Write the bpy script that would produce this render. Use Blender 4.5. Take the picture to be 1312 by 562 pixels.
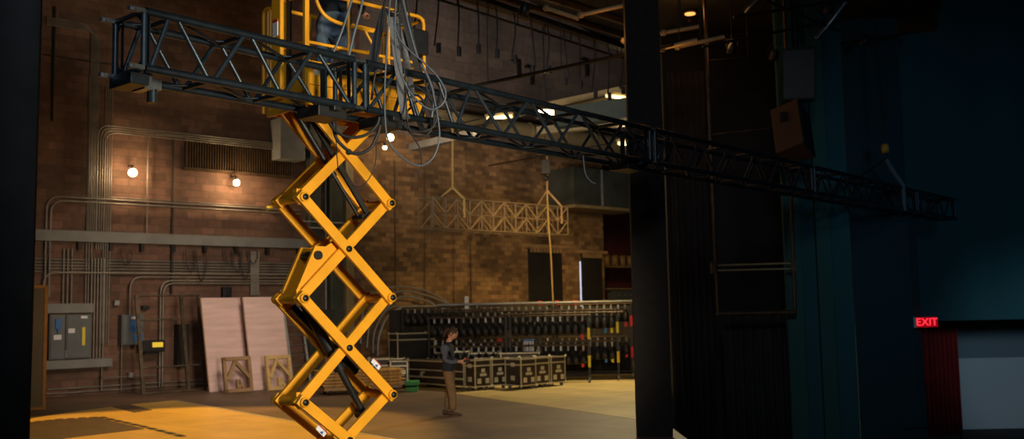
import bpy, bmesh, math, random
from mathutils import Vector, Matrix, Quaternion
random.seed(7)
for _o in list(bpy.data.objects): bpy.data.objects.remove(_o)
S = bpy.context.scene
COL = S.collection
V = Vector
R_ = math.radians
# ------------------------------------------------------------------ camera
EYE, FPX, HOR, ROLL = 2.12, 1275.0, 116.0, 0.02
_p = math.atan(HOR / FPX)
_F = V((0, math.cos(_p), math.sin(_p))); _R0 = V((1, 0, 0)); _U0 = _R0.cross(_F)
_R = _R0 * math.cos(ROLL) - _U0 * math.sin(ROLL)
_U = _U0 * math.cos(ROLL) + _R0 * math.sin(ROLL)
CAM = V((0, 0, EYE))
cd = bpy.data.cameras.new('camera'); cam = bpy.data.objects.new('camera', cd); COL.objects.link(cam)
cam.matrix_world = Matrix(((_R.x, _U.x, -_F.x, 0), (_R.y, _U.y, -_F.y, 0), (_R.z, _U.z, -_F.z, EYE), (0, 0, 0, 1)))
cd.sensor_width = 36; cd.lens = 36 * FPX / 1312; cd.clip_end = 200
cd.dof.use_dof = True; cd.dof.focus_distance = 9.6; cd.dof.aperture_fstop = 1.7
S.camera = cam
# ------------------------------------------------------------------ world, exposure, lights
S.view_settings.view_transform = 'Standard'; S.view_settings.look = 'None'
S.view_settings.gamma = 1; S.view_settings.use_curve_mapping = False
S.view_settings.exposure = 0.0
w = bpy.data.worlds.new('world'); S.world = w; w.use_nodes = True
w.node_tree.nodes['Background'].inputs[0].default_value = (0.25, 0.4, 0.62, 1)
w.node_tree.nodes['Background'].inputs[1].default_value = 0.012

def light(name, kind, loc, target, power, color, size=1.0, spot=60, blend=.5, size_y=None):
    l = bpy.data.lights.new(name, kind); l.energy = power; l.color = color
    if kind == 'AREA':
        l.size = size
        if size_y: l.shape = 'RECTANGLE'; l.size_y = size_y
    elif kind == 'SPOT':
        l.spot_size = R_(spot); l.spot_blend = blend; l.shadow_soft_size = size
    else: l.shadow_soft_size = size
    o = bpy.data.objects.new(name, l); COL.objects.link(o); o.location = loc
    d = V(target) - V(loc); o.rotation_euler = d.to_track_quat('-Z', 'Y').to_euler()
    return o
WARM = (1, .62, .25); TUNG = (1, .74, .42)
light('stage_work_light', 'SPOT', (5.6, 1.5, 2.7), (-2.0, 11.2, 3.1), 6200, (1, .88, .64), 1.0, 36, .5)
light('house_light', 'SPOT', (0, -3, 9), (-.5, 10.5, 4.2), 1400, (.72, .87, 1), 1.2, 50, .6)
light('floor_spot', 'SPOT', (-5.5, 25, 12.5), (-6.8, 18.3, 0), 7000, (1, .55, .10), .15, 46, .25)
light('brick_work_light', 'SPOT', (2.6, 26.5, 6.8), (.8, 38.5, 1.0), 3100, (1, .66, .24), .8, 66, 1)
light('rear_floor_light', 'SPOT', (3.6, 30, 8.0), (1.8, 24.0, 0), 3600, (1, .80, .42), .3, 76, .3)
light('case_fill_spot', 'SPOT', (.2, 9.0, 2.9), (-.6, 25.5, .6), 2300, (1, .82, .58), .5, 40, .8)  # unseen fill spot added to brighten the standing person and the cases
light('left_wall_light', 'SPOT', (-3.5, 20, 6.5), (-9.2, 29.5, .9), 1900, (1, .74, .54), 1.5, 62, 1)
light('upper_wall_light', 'SPOT', (-3, 18, 4), (1, 37, 13.0), 4600, (1, .90, .84), 1.5, 56, .8)
light('blue_house_glow', 'SPOT', (9, 4, 6), (11.5, 26, 4), 1000, (.25, .7, 1), 2, 40, .9)
light('screen_fill_spot', 'SPOT', (10, 16, 4), (15.2, 29.5, .0), 900, (.75, .88, 1), 1, 26, .6)  # unseen spot added to brighten the screen; the screen itself emits nothing
light('rig_glow', 'POINT', (4.6, 20.5, 7.6), (0, 0, 0), 5, (1, .5, .15), .2)

# ------------------------------------------------------------------ pixel helpers (points of the place from the photograph)
def ray(x, y): return _F * FPX + _R * (x - 656) + _U * (281 - y)
def PY(x, y, d): v = ray(x, y); return CAM + v * (d / v.y)
def PZ(x, y, z): v = ray(x, y); return CAM + v * ((z - EYE) / v.z)
def proj(P):
    v = V(P) - CAM; k = v.dot(_F); return 656 + FPX * v.dot(_R) / k, 281 - FPX * v.dot(_U) / k
WA = V((-11.5, 28.5, 0)); WU = V((1.1, 1, 0)).normalized(); WN = V((WU.y, -WU.x, 0)); WANG = math.atan2(WU.y, WU.x)
def WW(x, y, off=0):       # pixel -> (s, z) on the brick wall plane (off metres in front)
    v = ray(x, y); t = ((WA + WN * off) - CAM).dot(WN) / v.dot(WN); P = CAM + v * t
    return (P - WA).dot(WU), P.z
def wp(s, z, off=0): return WA + WU * s + WN * off + V((0, 0, z))
def w_at_x(x, z, off=0):
    y = 300
    for _ in range(8): s, _z = WW(x, y, off); y = proj(wp(s, z, off))[1]
    return s
# ------------------------------------------------------------------ mesh builder
class MB:
    def __init__(s): s.v = []; s.f = []; s.m = []; s.sm = []
    def add(s, vs, fs, mi=0, smooth=False):
        k = len(s.v); s.v += [V(a) for a in vs]; s.f += [[i + k for i in f] for f in fs]
        s.m += [mi] * len(fs); s.sm += [smooth] * len(fs); return s
    def box(s, c, d, rz=0, mi=0, M=None):
        c = V(c); hx, hy, hz = d[0] / 2, d[1] / 2, d[2] / 2
        if M is None: M = Matrix.Rotation(rz, 3, 'Z')
        vs = [c + M @ V((x * hx, y * hy, z * hz)) for x in (-1, 1) for y in (-1, 1) for z in (-1, 1)]
        return s.add(vs, [(0, 1, 3, 2), (4, 6, 7, 5), (0, 4, 5, 1), (2, 3, 7, 6), (0, 2, 6, 4), (1, 5, 7, 3)], mi)
    def bar(s, a, b, w, h, up=(0, 0, 1), mi=0):      # rectangular bar a->b ; w across, h along up
        a, b = V(a), V(b); d = (b - a); L = d.length; d.normalize(); up = V(up)
        x = d.cross(up)
        if x.length < 1e-4: x = d.cross(V((0, 1, 0)))
        x.normalize(); u = x.cross(d)
        M = Matrix((d, x, u)).transposed()
        return s.box((a + b) / 2, (L, w, h), M=M, mi=mi)
    def tube(s, a, b, r, n=10, mi=0, r2=None, cap=True): return s.path([a, b], r, n, mi, r2=r2, cap=cap)
    def path(s, pts, r, n=8, mi=0, closed=False, r2=None, cap=True):
        pts = [V(p) for p in pts]; k = len(pts); rings = []
        d0 = (pts[1] - pts[0]).normalized(); ref = V((0, 0, 1)) if abs(d0.z) < .9 else V((1, 0, 0))
        x = d0.cross(ref).normalized(); prev = d0
        for i, p in enumerate(pts):
            if i == 0: d = d0
            elif i == k - 1: d = (pts[-1] - pts[-2]).normalized()
            else:
                d = ((pts[i + 1] - p).normalized() + (p - pts[i - 1]).normalized())
                d = d.normalized() if d.length > 1e-6 else prev
            q = prev.rotation_difference(d); x = (q @ x); x = (x - d * x.dot(d)).normalized(); y = d.cross(x); prev = d
            rr = r if r2 is None else r + (r2 - r) * i / (k - 1)
            if isinstance(r, (list, tuple)): rr = r[i]
            rings.append([p + (x * math.cos(2 * math.pi * j / n) + y * math.sin(2 * math.pi * j / n)) * rr for j in range(n)])
        vs = [v for g in rings for v in g]; fs = []
        for i in range(k - 1):
            for j in range(n):
                a = i * n + j; b = i * n + (j + 1) % n; fs.append((a, b, b + n, a + n))
        s.add(vs, fs, mi, True)
        if cap: s.add(rings[0], [tuple(range(n))[::-1]], mi); s.add(rings[-1], [tuple(range(n))], mi)
        return s
    def lathe(s, c, prof, n=20, axis=(0, 0, 1), mi=0):
        q = V((0, 0, 1)).rotation_difference(V(axis).normalized()); c = V(c); vs = []
        for r, z in prof:
            for j in range(n):
                a = 2 * math.pi * j / n; vs.append(c + q @ V((r * math.cos(a), r * math.sin(a), z)))
        fs = []
        for i in range(len(prof) - 1):
            for j in range(n):
                a = i * n + j; b = i * n + (j + 1) % n; fs.append((a, b, b + n, a + n))
        s.add(vs, fs, mi, True)
        s.add(vs[:n], [tuple(range(n))[::-1]], mi); s.add(vs[-n:], [tuple(range(n))], mi)
        return s
    def ball(s, c, r, n=14, mi=0, sc=(1, 1, 1)):
        c = V(c); m = n // 2; vs = [c + V((0, 0, r * sc[2]))]
        for i in range(1, m):
            t = math.pi * i / m
            for j in range(n):
                a = 2 * math.pi * j / n; vs.append(c + V((r * sc[0] * math.sin(t) * math.cos(a), r * sc[1] * math.sin(t) * math.sin(a), r * sc[2] * math.cos(t))))
        vs.append(c - V((0, 0, r * sc[2]))); fs = []
        for j in range(n): fs.append((0, 1 + j, 1 + (j + 1) % n))
        for i in range(m - 2):
            for j in range(n):
                a = 1 + i * n + j; b = 1 + i * n + (j + 1) % n; fs.append((a, a + n, b + n, b))
        L = len(vs) - 1
        for j in range(n): fs.append((L, 1 + (m - 2) * n + (j + 1) % n, 1 + (m - 2) * n + j))
        return s.add(vs, fs, mi, True)
    def slab(s, poly, z0, z1, mi=0):
        n = len(poly); vs = [V((p[0], p[1], z0)) for p in poly] + [V((p[0], p[1], z1)) for p in poly]
        fs = [tuple(range(n))[::-1], tuple(range(n, 2 * n))] + [(i, (i + 1) % n, (i + 1) % n + n, i + n) for i in range(n)]
        return s.add(vs, fs, mi)
    def prism(s, pts, d, mi=0):       # planar polygon extruded by vector d
        n = len(pts); pts = [V(p) for p in pts]; d = V(d)
        return s.add(pts + [p + d for p in pts], [tuple(range(n))[::-1], tuple(range(n, 2 * n))] + [(i, (i + 1) % n, (i + 1) % n + n, i + n) for i in range(n)], mi)
    def build(s, name, mats, parent=None, local=False, origin=None, bevel=0):
        if not isinstance(mats, (list, tuple)): mats = [mats]
        me = bpy.data.meshes.new(name)
        vs = s.v
        T = None
        if parent is not None and not local: T = WM[parent.name].inverted()
        if parent is None:
            if origin is None:
                xs = [v.x for v in vs]; ys = [v.y for v in vs]; zs = [v.z for v in vs]
                origin = V(((min(xs) + max(xs)) / 2, (min(ys) + max(ys)) / 2, min(zs)))
            if not isinstance(origin, Matrix): origin = Matrix.Translation(V(origin))
            T = Matrix() if local else origin.inverted()
        me.from_pydata([(T @ v) if T else v for v in vs], [], s.f)
        for m_ in mats: me.materials.append(m_)
        me.polygons.foreach_set('material_index', s.m); me.polygons.foreach_set('use_smooth', s.sm)
        bm = bmesh.new(); bm.from_mesh(me); bmesh.ops.recalc_face_normals(bm, faces=bm.faces); bm.to_mesh(me); bm.free()
        me.update()
        o = bpy.data.objects.new(name, me); COL.objects.link(o)
        if parent is not None: o.parent = parent; WM[o.name] = WM[parent.name]
        else: o.matrix_world = origin; WM[o.name] = origin.copy()
        if bevel:
            b = o.modifiers.new('bevel', 'BEVEL'); b.width = bevel; b.segments = 2; b.limit_method = 'ANGLE'
        return o
WM = {}
def tag(o, label=None, cat=None, group=None, kind=None):
    if label: o['label'] = label
    if cat: o['category'] = cat
    if group: o['group'] = group
    if kind: o['kind'] = kind
    return o
def empty(name, loc, rz=0, label=None, cat=None, group=None, rot=None):
    o = bpy.data.objects.new(name, None); COL.objects.link(o); o.empty_display_size = .2
    M = Matrix.Translation(V(loc)) @ (rot.to_4x4() if rot is not None else Matrix.Rotation(rz, 4, 'Z'))
    o.matrix_world = M; WM[o.name] = M.copy(); tag(o, label, cat, group); return o
def struct(name, mb, mat, **k):
    o = mb.build(name, mat, **k); o['kind'] = 'structure'; return o
CH = {}
def copy_tree(o, parent=None, M=None, label=None, group=None):
    c = o.copy(); COL.objects.link(c)
    if parent is not None: c.parent = parent
    if M is not None: c.matrix_world = M; WM[c.name] = M.copy()
    if label: c['label'] = label
    if group: c['group'] = group
    for ch in [x for x in list(COL.objects) if x.parent == o]: copy_tree(ch, c)
    return c
def frame(loc, rz=0): return Matrix.Translation(V(loc)) @ Matrix.Rotation(rz, 4, 'Z')
def smooth(pts, n=6, closed=False):      # Catmull-Rom
    pts = [V(p) for p in pts]; out = []; k = len(pts)
    for i in range(k - 1):
        p0 = pts[max(i - 1, 0)]; p1 = pts[i]; p2 = pts[i + 1]; p3 = pts[min(i + 2, k - 1)]
        for j in range(n):
            t = j / n
            out.append(.5 * ((2 * p1) + (p2 - p0) * t + (2 * p0 - 5 * p1 + 4 * p2 - p3) * t * t + (3 * p1 - p0 - 3 * p2 + p3) * t ** 3))
    out.append(pts[-1]); return out
# ------------------------------------------------------------------ materials
MT = {}
def mat(name, col, rough=.6, metal=0, var=.15, scale=6, bump=0, emit=None, es=0, spec=.5, col2=None, stretch=(1, 1, 1), detail=5):
    m = bpy.data.materials.new(name); m.use_nodes = True; nt = m.node_tree; b = nt.nodes['Principled BSDF']
    b.inputs['Roughness'].default_value = rough; b.inputs['Metallic'].default_value = metal
    b.inputs['Specular IOR Level'].default_value = spec
    if emit:
        b.inputs['Base Color'].default_value = (*col, 1)
        b.inputs['Emission Color'].default_value = (*emit, 1); b.inputs['Emission Strength'].default_value = es
    else:
        tc = nt.nodes.new('ShaderNodeTexCoord'); mp = nt.nodes.new('ShaderNodeMapping'); mp.inputs['Scale'].default_value = stretch
        nz = nt.nodes.new('ShaderNodeTexNoise'); nz.inputs['Scale'].default_value = scale; nz.inputs['Detail'].default_value = detail
        cr = nt.nodes.new('ShaderNodeValToRGB'); cr.color_ramp.elements[0].position = .3; cr.color_ramp.elements[1].position = .7
        c1 = [c * (1 - var) for c in col]; c2 = list(col2) if col2 else [min(1, c * (1 + var)) for c in col]
        cr.color_ramp.elements[0].color = (*c1, 1); cr.color_ramp.elements[1].color = (*c2, 1)
        L = nt.links.new
        L(tc.outputs['Object'], mp.inputs[0]); L(mp.outputs[0], nz.inputs['Vector']); L(nz.outputs[0], cr.inputs[0]); L(cr.outputs[0], b.inputs['Base Color'])
        if bump:
            bp = nt.nodes.new('ShaderNodeBump'); bp.inputs['Strength'].default_value = bump; bp.inputs['Distance'].default_value = .02
            L(nz.outputs[0], bp.inputs['Height']); L(bp.outputs[0], b.inputs['Normal'])
    MT[name] = m; return m
mat('truss_steel', (.013, .020, .028), .38, .4, .3, 9)
mat('truss_tube', (.026, .040, .056), .36, .45, .3, 9)
mat('bolt_silver', (.26, .28, .3), .3, .9, .2, 20)
mat('lift_yellow', (.86, .37, .015), .38, 0, .08, 4, bump=.02)
mat('lift_yellow_dull', (.6, .24, .012), .5, 0, .2, 6)
mat('pin_dark', (.03, .03, .03), .4, .6)
mat('post_brown', (.014, .010, .008), .9, 0, .3)
mat('patch_brown', (.09, .055, .035), .55, 0, .3, 3)
mat('black_paint', (.012, .012, .014), .45, .1, .3)
mat('black_rubber', (.016, .016, .018), .6, 0, .2)
mat('grey_cable', (.085, .10, .125), .45, 0, .15, 20)
mat('strap_grey', (.13, .135, .15), .8, 0, .2, 40)
mat('strap_tan', (.42, .28, .09), .8, 0, .2, 30)
mat('label_white', (.75, .75, .78), .5, 0, .1, 30)
mat('label_blue', (.02, .08, .35), .5)
mat('label_red', (.5, .03, .02), .5)
mat('label_yellow', (.8, .62, .03), .5)
mat('conduit', (.22, .20, .175), .45, .35, .25, 3)
mat('galv', (.30, .31, .31), .45, .4, .2, 2)
mat('cab_grey', (.11, .125, .135), .5, .1, .12, 3)
mat('beam_grey', (.20, .205, .20), .55, .1, .15, 2)
mat('duct_grey', (.075, .085, .07), .5, .3, .3, 1.5)
mat('dark_iron', (.025, .022, .02), .5, .4, .3)
mat('steel_frame', (.10, .08, .055), .42, .7, .4, 5)
mat('pink_ply', (.72, .52, .49), .6, 0, .12, 1.2, stretch=(1, 1, 8))
mat('pine', (.62, .42, .17), .6, 0, .2, 3, stretch=(1, 1, 8))
mat('far_tan', (.30, .20, .09)); mat('far_brown', (.17, .115, .06))
mat('pine_dark', (.34, .21, .10), .65, 0, .25, 3)
mat('oak_frame', (.36, .16, .03), .6, 0, .2, 4, spec=.2)
mat('mirror', (.11, .075, .03), .45, 0, .1, 1, spec=.15)
mat('drape_black', (.022, .020, .021), .9, 0, .35, 3)
mat('black_flat', (.014, .012, .012), .8, 0, .4, 1.2)
mat('teal_flat', (.012, .085, .10), .8, 0, .18, .8, stretch=(1, 1, .1))
mat('teal_green', (.02, .09, .085), .8, 0, .2, .8, stretch=(1, 1, .1))
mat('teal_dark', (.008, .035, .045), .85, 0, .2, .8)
mat('red_curtain', (.22, .008, .008), .85, 0, .2, 2)
mat('screen_grey', (.42, .47, .50), .8, 0, .03, .5)
mat('screen_band', (.14, .19, .22), .8, 0, .03, .5)
mat('case_black', (.016, .015, .016), .45, 0, .3, 8)
mat('case_brown', (.035, .022, .016), .5, 0, .3, 8)
mat('case_edge', (.60, .53, .36), .4, .3, .15, 5)
mat('case_plate', (.66, .62, .46), .4, .3, .15, 12)
mat('wood_deck', (.62, .36, .11), .6, 0, .3, 3)
mat('green_band', (.03, .25, .06), .6)
mat('skin', (.50, .25, .16), .55, 0, .08, 20)
mat('hair_brown', (.045, .022, .012), .7, 0, .3, 60)
mat('navy_vest', (.012, .017, .030), .9, 0, .25, 30)
mat('sleeve_grey', (.075, .085, .12), .9, 0, .2, 30)
mat('khaki', (.19, .11, .05), .9, 0, .15, 14)
mat('shoe_brown', (.07, .035, .022), .6, 0, .2, 20)
mat('jeans', (.095, .14, .20), .9, 0, .3, 14)
mat('dark_shirt', (.012, .015, .022), .9)
mat('red_plastic', (.35, .03, .03), .4)
mat('tape_red', (.75, .02, .03), .6, 0, .05); mat('tape_yellow', (.85, .68, .02), .6, 0, .05); mat('tape_blue', (.03, .2, .55), .6, 0, .05)
mat('caster', (.16, .16, .15), .5, .3)
mat('brown_iron', (.09, .055, .03), .5, .5, .3)
mat('speaker_brown', (.075, .038, .022), .6, 0, .2, 30)
mat('orange_hook', (.7, .28, .03), .45)
mat('beige_steel', (.32, .25, .13), .5, .1, .2, 2)
mat('dark_green', (.035, .05, .04), .6)
mat('spool_tan', (.45, .26, .09), .6)
mat('bulb', (1, .8, .5), .3, emit=(1, .66, .32), es=30)
mat('bulb_far', (1, .8, .5), .3, emit=(1, .62, .28), es=14)
mat('tube_lamp', (1, .9, .6), .3, emit=(1, .72, .32), es=1.3)
mat('rig_lamp', (1, .6, .3), .3, emit=(1, .42, .10), es=1.6)
mat('exit_glow', (.8, .02, .03), .4, emit=(1, .03, .05), es=1.7)
mat('exit_body', (.28, .01, .015), .4, emit=(.8, .0, .012), es=.35)
mat('lcd_yellow', (.8, .6, .05), .4, emit=(.9, .62, .05), es=.45)
mat('blue_paint', (.03, .14, .42), .45)
mat('white_paint', (.7, .7, .68), .5)
mat('silver', (.5, .55, .6), .25, .9)
mat('door_light', (.8, .85, .95), .5, emit=(.6, .72, 1), es=.8)

def brick_mat(name, c1, c2, mortar, bw, bh, big=None, msz=.012, noise_amt=.6):
    m = bpy.data.materials.new(name); m.use_nodes = True; nt = m.node_tree; b = nt.nodes['Principled BSDF']; L = nt.links.new
    N = nt.nodes.new
    tc = N('ShaderNodeTexCoord'); sp = N('ShaderNodeSeparateXYZ'); cb = N('ShaderNodeCombineXYZ')
    L(tc.outputs['Object'], sp.inputs[0]); L(sp.outputs[0], cb.inputs[0]); L(sp.outputs[2], cb.inputs[1])
    br = N('ShaderNodeTexBrick'); br.inputs['Scale'].default_value = 1; br.inputs['Brick Width'].default_value = bw; br.inputs['Row Height'].default_value = bh
    br.inputs['Mortar Size'].default_value = msz; br.inputs['Mortar Smooth'].default_value = .3; br.inputs['Bias'].default_value = 0
    br.inputs['Color1'].default_value = (*c1, 1); br.inputs['Color2'].default_value = (*c2, 1); br.inputs['Mortar'].default_value = (*mortar, 1)
    L(cb.outputs[0], br.inputs['Vector'])
    n1 = N('ShaderNodeTexNoise'); n1.inputs['Scale'].default_value = .45; n1.inputs['Detail'].default_value = 8; L(tc.outputs['Object'], n1.inputs['Vector'])
    r1 = N('ShaderNodeValToRGB'); r1.color_ramp.elements[0].position = .32; r1.color_ramp.elements[1].position = .68
    r1.color_ramp.elements[0].color = (1 - noise_amt, 1 - noise_amt, 1 - noise_amt, 1); r1.color_ramp.elements[1].color = (1.25, 1.2, 1.15, 1); L(n1.outputs[0], r1.inputs[0])
    n2 = N('ShaderNodeTexNoise'); n2.inputs['Scale'].default_value = 5; n2.inputs['Detail'].default_value = 6; L(tc.outputs['Object'], n2.inputs['Vector'])
    r2 = N('ShaderNodeValToRGB'); r2.color_ramp.elements[0].color = (.6, .6, .6, 1); r2.color_ramp.elements[1].color = (1.3, 1.3, 1.3, 1); L(n2.outputs[0], r2.inputs[0])
    m1 = N('ShaderNodeMix'); m1.data_type = 'RGBA'; m1.blend_type = 'MULTIPLY'; m1.inputs[0].default_value = 1; L(br.outputs[0], m1.inputs[6]); L(r1.outputs[0], m1.inputs[7])
    m2 = N('ShaderNodeMix'); m2.data_type = 'RGBA'; m2.blend_type = 'MULTIPLY'; m2.inputs[0].default_value = 1; L(m1.outputs[2], m2.inputs[6]); L(r2.outputs[0], m2.inputs[7])
    L(m2.outputs[2], b.inputs['Base Color']); b.inputs['Roughness'].default_value = .85
    bp = N('ShaderNodeBump'); bp.inputs['Strength'].default_value = .5; bp.inputs['Distance'].default_value = .02; L(br.outputs['Fac'], bp.inputs['Height']); bp.invert = True; L(bp.outputs[0], b.inputs['Normal'])
    MT[name] = m; return m
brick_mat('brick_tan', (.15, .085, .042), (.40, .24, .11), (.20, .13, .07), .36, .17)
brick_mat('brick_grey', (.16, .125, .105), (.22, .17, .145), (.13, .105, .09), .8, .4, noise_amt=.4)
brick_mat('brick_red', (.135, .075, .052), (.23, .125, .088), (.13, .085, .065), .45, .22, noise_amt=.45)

def plank_mat(name, c1, c2, gap, w, l, rot, rough, scratch=.5):
    m = bpy.data.materials.new(name); m.use_nodes = True; nt = m.node_tree; b = nt.nodes['Principled BSDF']; L = nt.links.new; N = nt.nodes.new
    tc = N('ShaderNodeTexCoord'); mp = N('ShaderNodeMapping'); mp.inputs['Rotation'].default_value = (0, 0, rot); L(tc.outputs['Object'], mp.inputs[0])
    br = N('ShaderNodeTexBrick'); br.inputs['Scale'].default_value = 1; br.inputs['Brick Width'].default_value = l; br.inputs['Row Height'].default_value = w
    br.inputs['Mortar Size'].default_value = .006; br.inputs['Color1'].default_value = (*c1, 1); br.inputs['Color2'].default_value = (*c2, 1); br.inputs['Mortar'].default_value = (*gap, 1)
    L(mp.outputs[0], br.inputs['Vector'])
    n1 = N('ShaderNodeTexNoise'); n1.inputs['Scale'].default_value = .8; n1.inputs['Detail'].default_value = 10; n1.inputs['Roughness'].default_value = .65; L(tc.outputs['Object'], n1.inputs['Vector'])
    r1 = N('ShaderNodeValToRGB'); r1.color_ramp.elements[0].position = .35; r1.color_ramp.elements[1].position = .7
    r1.color_ramp.elements[0].color = (1 - scratch, 1 - scratch, 1 - scratch, 1); r1.color_ramp.elements[1].color = (1.15, 1.12, 1.1, 1); L(n1.outputs[0], r1.inputs[0])
    m1 = N('ShaderNodeMix'); m1.data_type = 'RGBA'; m1.blend_type = 'MULTIPLY'; m1.inputs[0].default_value = 1; L(br.outputs[0], m1.inputs[6]); L(r1.outputs[0], m1.inputs[7])
    L(m1.outputs[2], b.inputs['Base Color']); b.inputs['Roughness'].default_value = rough
    MT[name] = m; return m
plank_mat('stage_floor', (.165, .105, .075), (.215, .135, .095), (.07, .05, .035), 1.2, 2.4, WANG, .55, .4)
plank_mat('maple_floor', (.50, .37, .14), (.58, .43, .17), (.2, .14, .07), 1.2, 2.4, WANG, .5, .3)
plank_mat('ply_floor', (.78, .50, .11), (.84, .55, .13), (.40, .24, .05), 1.2, 2.4, WANG, .42, .2)

# ================================================================== SETTING
m = MB(); m.slab([(-30, 2), (2.75, 2), (2.75, 17.8), (-30, 17.8)], -1.6, 0); m.slab([(-30, 17.8), (2.75, 17.8), (6.0, 42), (6.0, 60), (-30, 60)], -1.6, 0); struct('floor', m, MT['stage_floor'])
m = MB(); m.slab([(-30, -6), (30, -6), (30, 60), (-30, 60)], -1.9, -1.6); struct('floor_house', m, MT['black_flat'])
def floor_poly(px): return [PZ(x, y, 0).to_2d() for x, y in px]
# lighter maple boards at the rear
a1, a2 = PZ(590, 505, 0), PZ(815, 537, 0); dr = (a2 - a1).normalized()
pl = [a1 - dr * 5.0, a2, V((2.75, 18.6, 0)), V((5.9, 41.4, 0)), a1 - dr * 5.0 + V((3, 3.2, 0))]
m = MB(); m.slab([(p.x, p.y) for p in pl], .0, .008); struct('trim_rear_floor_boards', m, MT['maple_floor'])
# golden plywood floor
pg = floor_poly([(24, 539), (60, 533), (100, 527), (160, 519), (224, 513), (300, 526), (500, 561.5), (640, 587), (560, 640), (330, 640), (0, 600)])
m = MB(); m.slab([tuple(p) for p in pg], .0, .012); tag(m.build('floor_covering', MT['ply_floor']), 'golden plywood floor covering laid on the dark stage floor, front left', 'floor covering')
def patch(px, label, z=.012, name='floor_hatch', mt='patch_brown'):
    m = MB(); m.slab([tuple(p) for p in floor_poly(px)], z, z + .006); return tag(m.build(name, MT[mt]), label, 'floor patch')
patch([(28, 543), (75, 538), (125, 535.5), (185, 550), (85, 562), (24, 574)], 'large dark brown floor patch in the golden floor at left')
patch([(143, 521.5), (166, 518.5), (195, 525.5), (172, 529)], 'small dark floor hatch near the far edge of the golden floor')
# dashed black tape
def tape_run(pts, n, label, grp):
    P = [PZ(x, y, .019) for x, y in pts]
    L = [(P[i + 1] - P[i]).length for i in range(len(P) - 1)]; tot = sum(L)
    first = None
    for k in range(n):
        t = (k + .1) / n * tot; t2 = (k + .8) / n * tot
        def at(t):
            for i, l in enumerate(L):
                if t <= l or i == len(L) - 1: return P[i].lerp(P[i + 1], t / l)
                t -= l
        a, b = at(t), at(t2); m = MB(); m.bar(a, b, .13, .002); m.v = [v for v in m.v]
        tag(m.build('floor_tape', MT['black_paint']), label, 'tape', grp)
tape_run([(30, 541.5), (75, 536.5), (128, 533.5)], 7, 'short black tape strip in the dashed row behind the brown floor patch', 'dashed tape behind the brown patch')
tape_run([(128, 533.5), (180, 545), (237, 559)], 10, 'short black tape strip in the dashed row slanting right across the golden floor', 'dashed tape slanting across the golden floor')
# white edge strip of the ply
m = MB(); m.bar(PZ(224, 512.6, .012), PZ(512, 563.8, .012), .09, .008); struct('trim_1', m, MT['case_edge'])

# brick wall : local frame X along wall, Z up
MW = Matrix.Translation(WA) @ Matrix.Rotation(WANG, 4, 'Z')
S_SPLIT = w_at_x(462, 3); S_END = w_at_x(775, 3)
def wbox(m, s0, s1, z0, z1, o0, o1, mi=0):
    c = wp((s0 + s1) / 2, (z0 + z1) / 2, (o0 + o1) / 2); return m.box(c, (abs(s1 - s0), abs(o1 - o0), abs(z1 - z0)), WANG, mi)
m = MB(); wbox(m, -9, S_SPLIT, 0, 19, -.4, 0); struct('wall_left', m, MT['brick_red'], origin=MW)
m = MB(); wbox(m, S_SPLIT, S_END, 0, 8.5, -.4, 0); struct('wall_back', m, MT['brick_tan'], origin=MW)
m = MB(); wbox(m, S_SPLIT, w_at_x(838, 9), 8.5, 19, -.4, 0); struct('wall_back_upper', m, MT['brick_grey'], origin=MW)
# pilasters on the tan brick
for n_, (xa, xb) in enumerate(((580, 597), (722, 741))):
    m = MB(); wbox(m, w_at_x(xa, 3), w_at_x(xb, 3), 0, 8, 0, .10); struct('wall_back_pilaster_%d' % (n_ + 1) if 0 else 'trim_%d' % (n_ + 2), m, MT['brick_tan'], origin=MW)
# dark red alcove beyond the wall end
m = MB(); wbox(m, S_END, S_END + 14, 0, 19, -5.0, -4.6); struct('wall_alcove', m, mat('maroon', (.14, .03, .022), .85))
m = MB(); wbox(m, S_END - .3, S_END, 0, 19, -5.0, -.4); struct('wall_alcove_side', m, MT['maroon'])
m = MB(); m.slab([(-30, 2), (30, 2), (30, 62), (-30, 62)], 19, 19.3); struct('ceiling', m, MT['black_flat'])

# two dark doorways with track curtains
def doorway(n, x0, x1, ytop, light_edge=False):
    s0 = w_at_x(x0, 3); s1 = w_at_x(x1, 3); zt = WW((x0 + x1) / 2, ytop)[1]
    m = MB(); k = 14
    for i in range(k):
        a = s0 + (s1 - s0) * i / k; b = s0 + (s1 - s0) * (i + 1) / k
        wbox(m, a, b, 0, zt, 0, .05 + .04 * (i % 2))
    o = struct('door_%d' % n, m, MT['black_flat'])
    t = MB(); wbox(t, s0 - .25, s1 + .25, zt + .03, zt + .16, 0, .22)
    for i in range(10): a = s0 + (s1 - s0) * (i + .5) / 10; wbox(t, a - .05, a + .05, zt - .15, zt + .03, .1, .16)
    t.build('door_track', MT['pine_dark'], o)
    if light_edge:
        t = MB(); wbox(t, s0 - .12, s0 - .03, .2, zt - .3, 0, .03); t.build('door_gap_light', MT['door_light'], o)
doorway(1, 677, 719, 319); doorway(2, 745, 770, 326, True)

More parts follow.
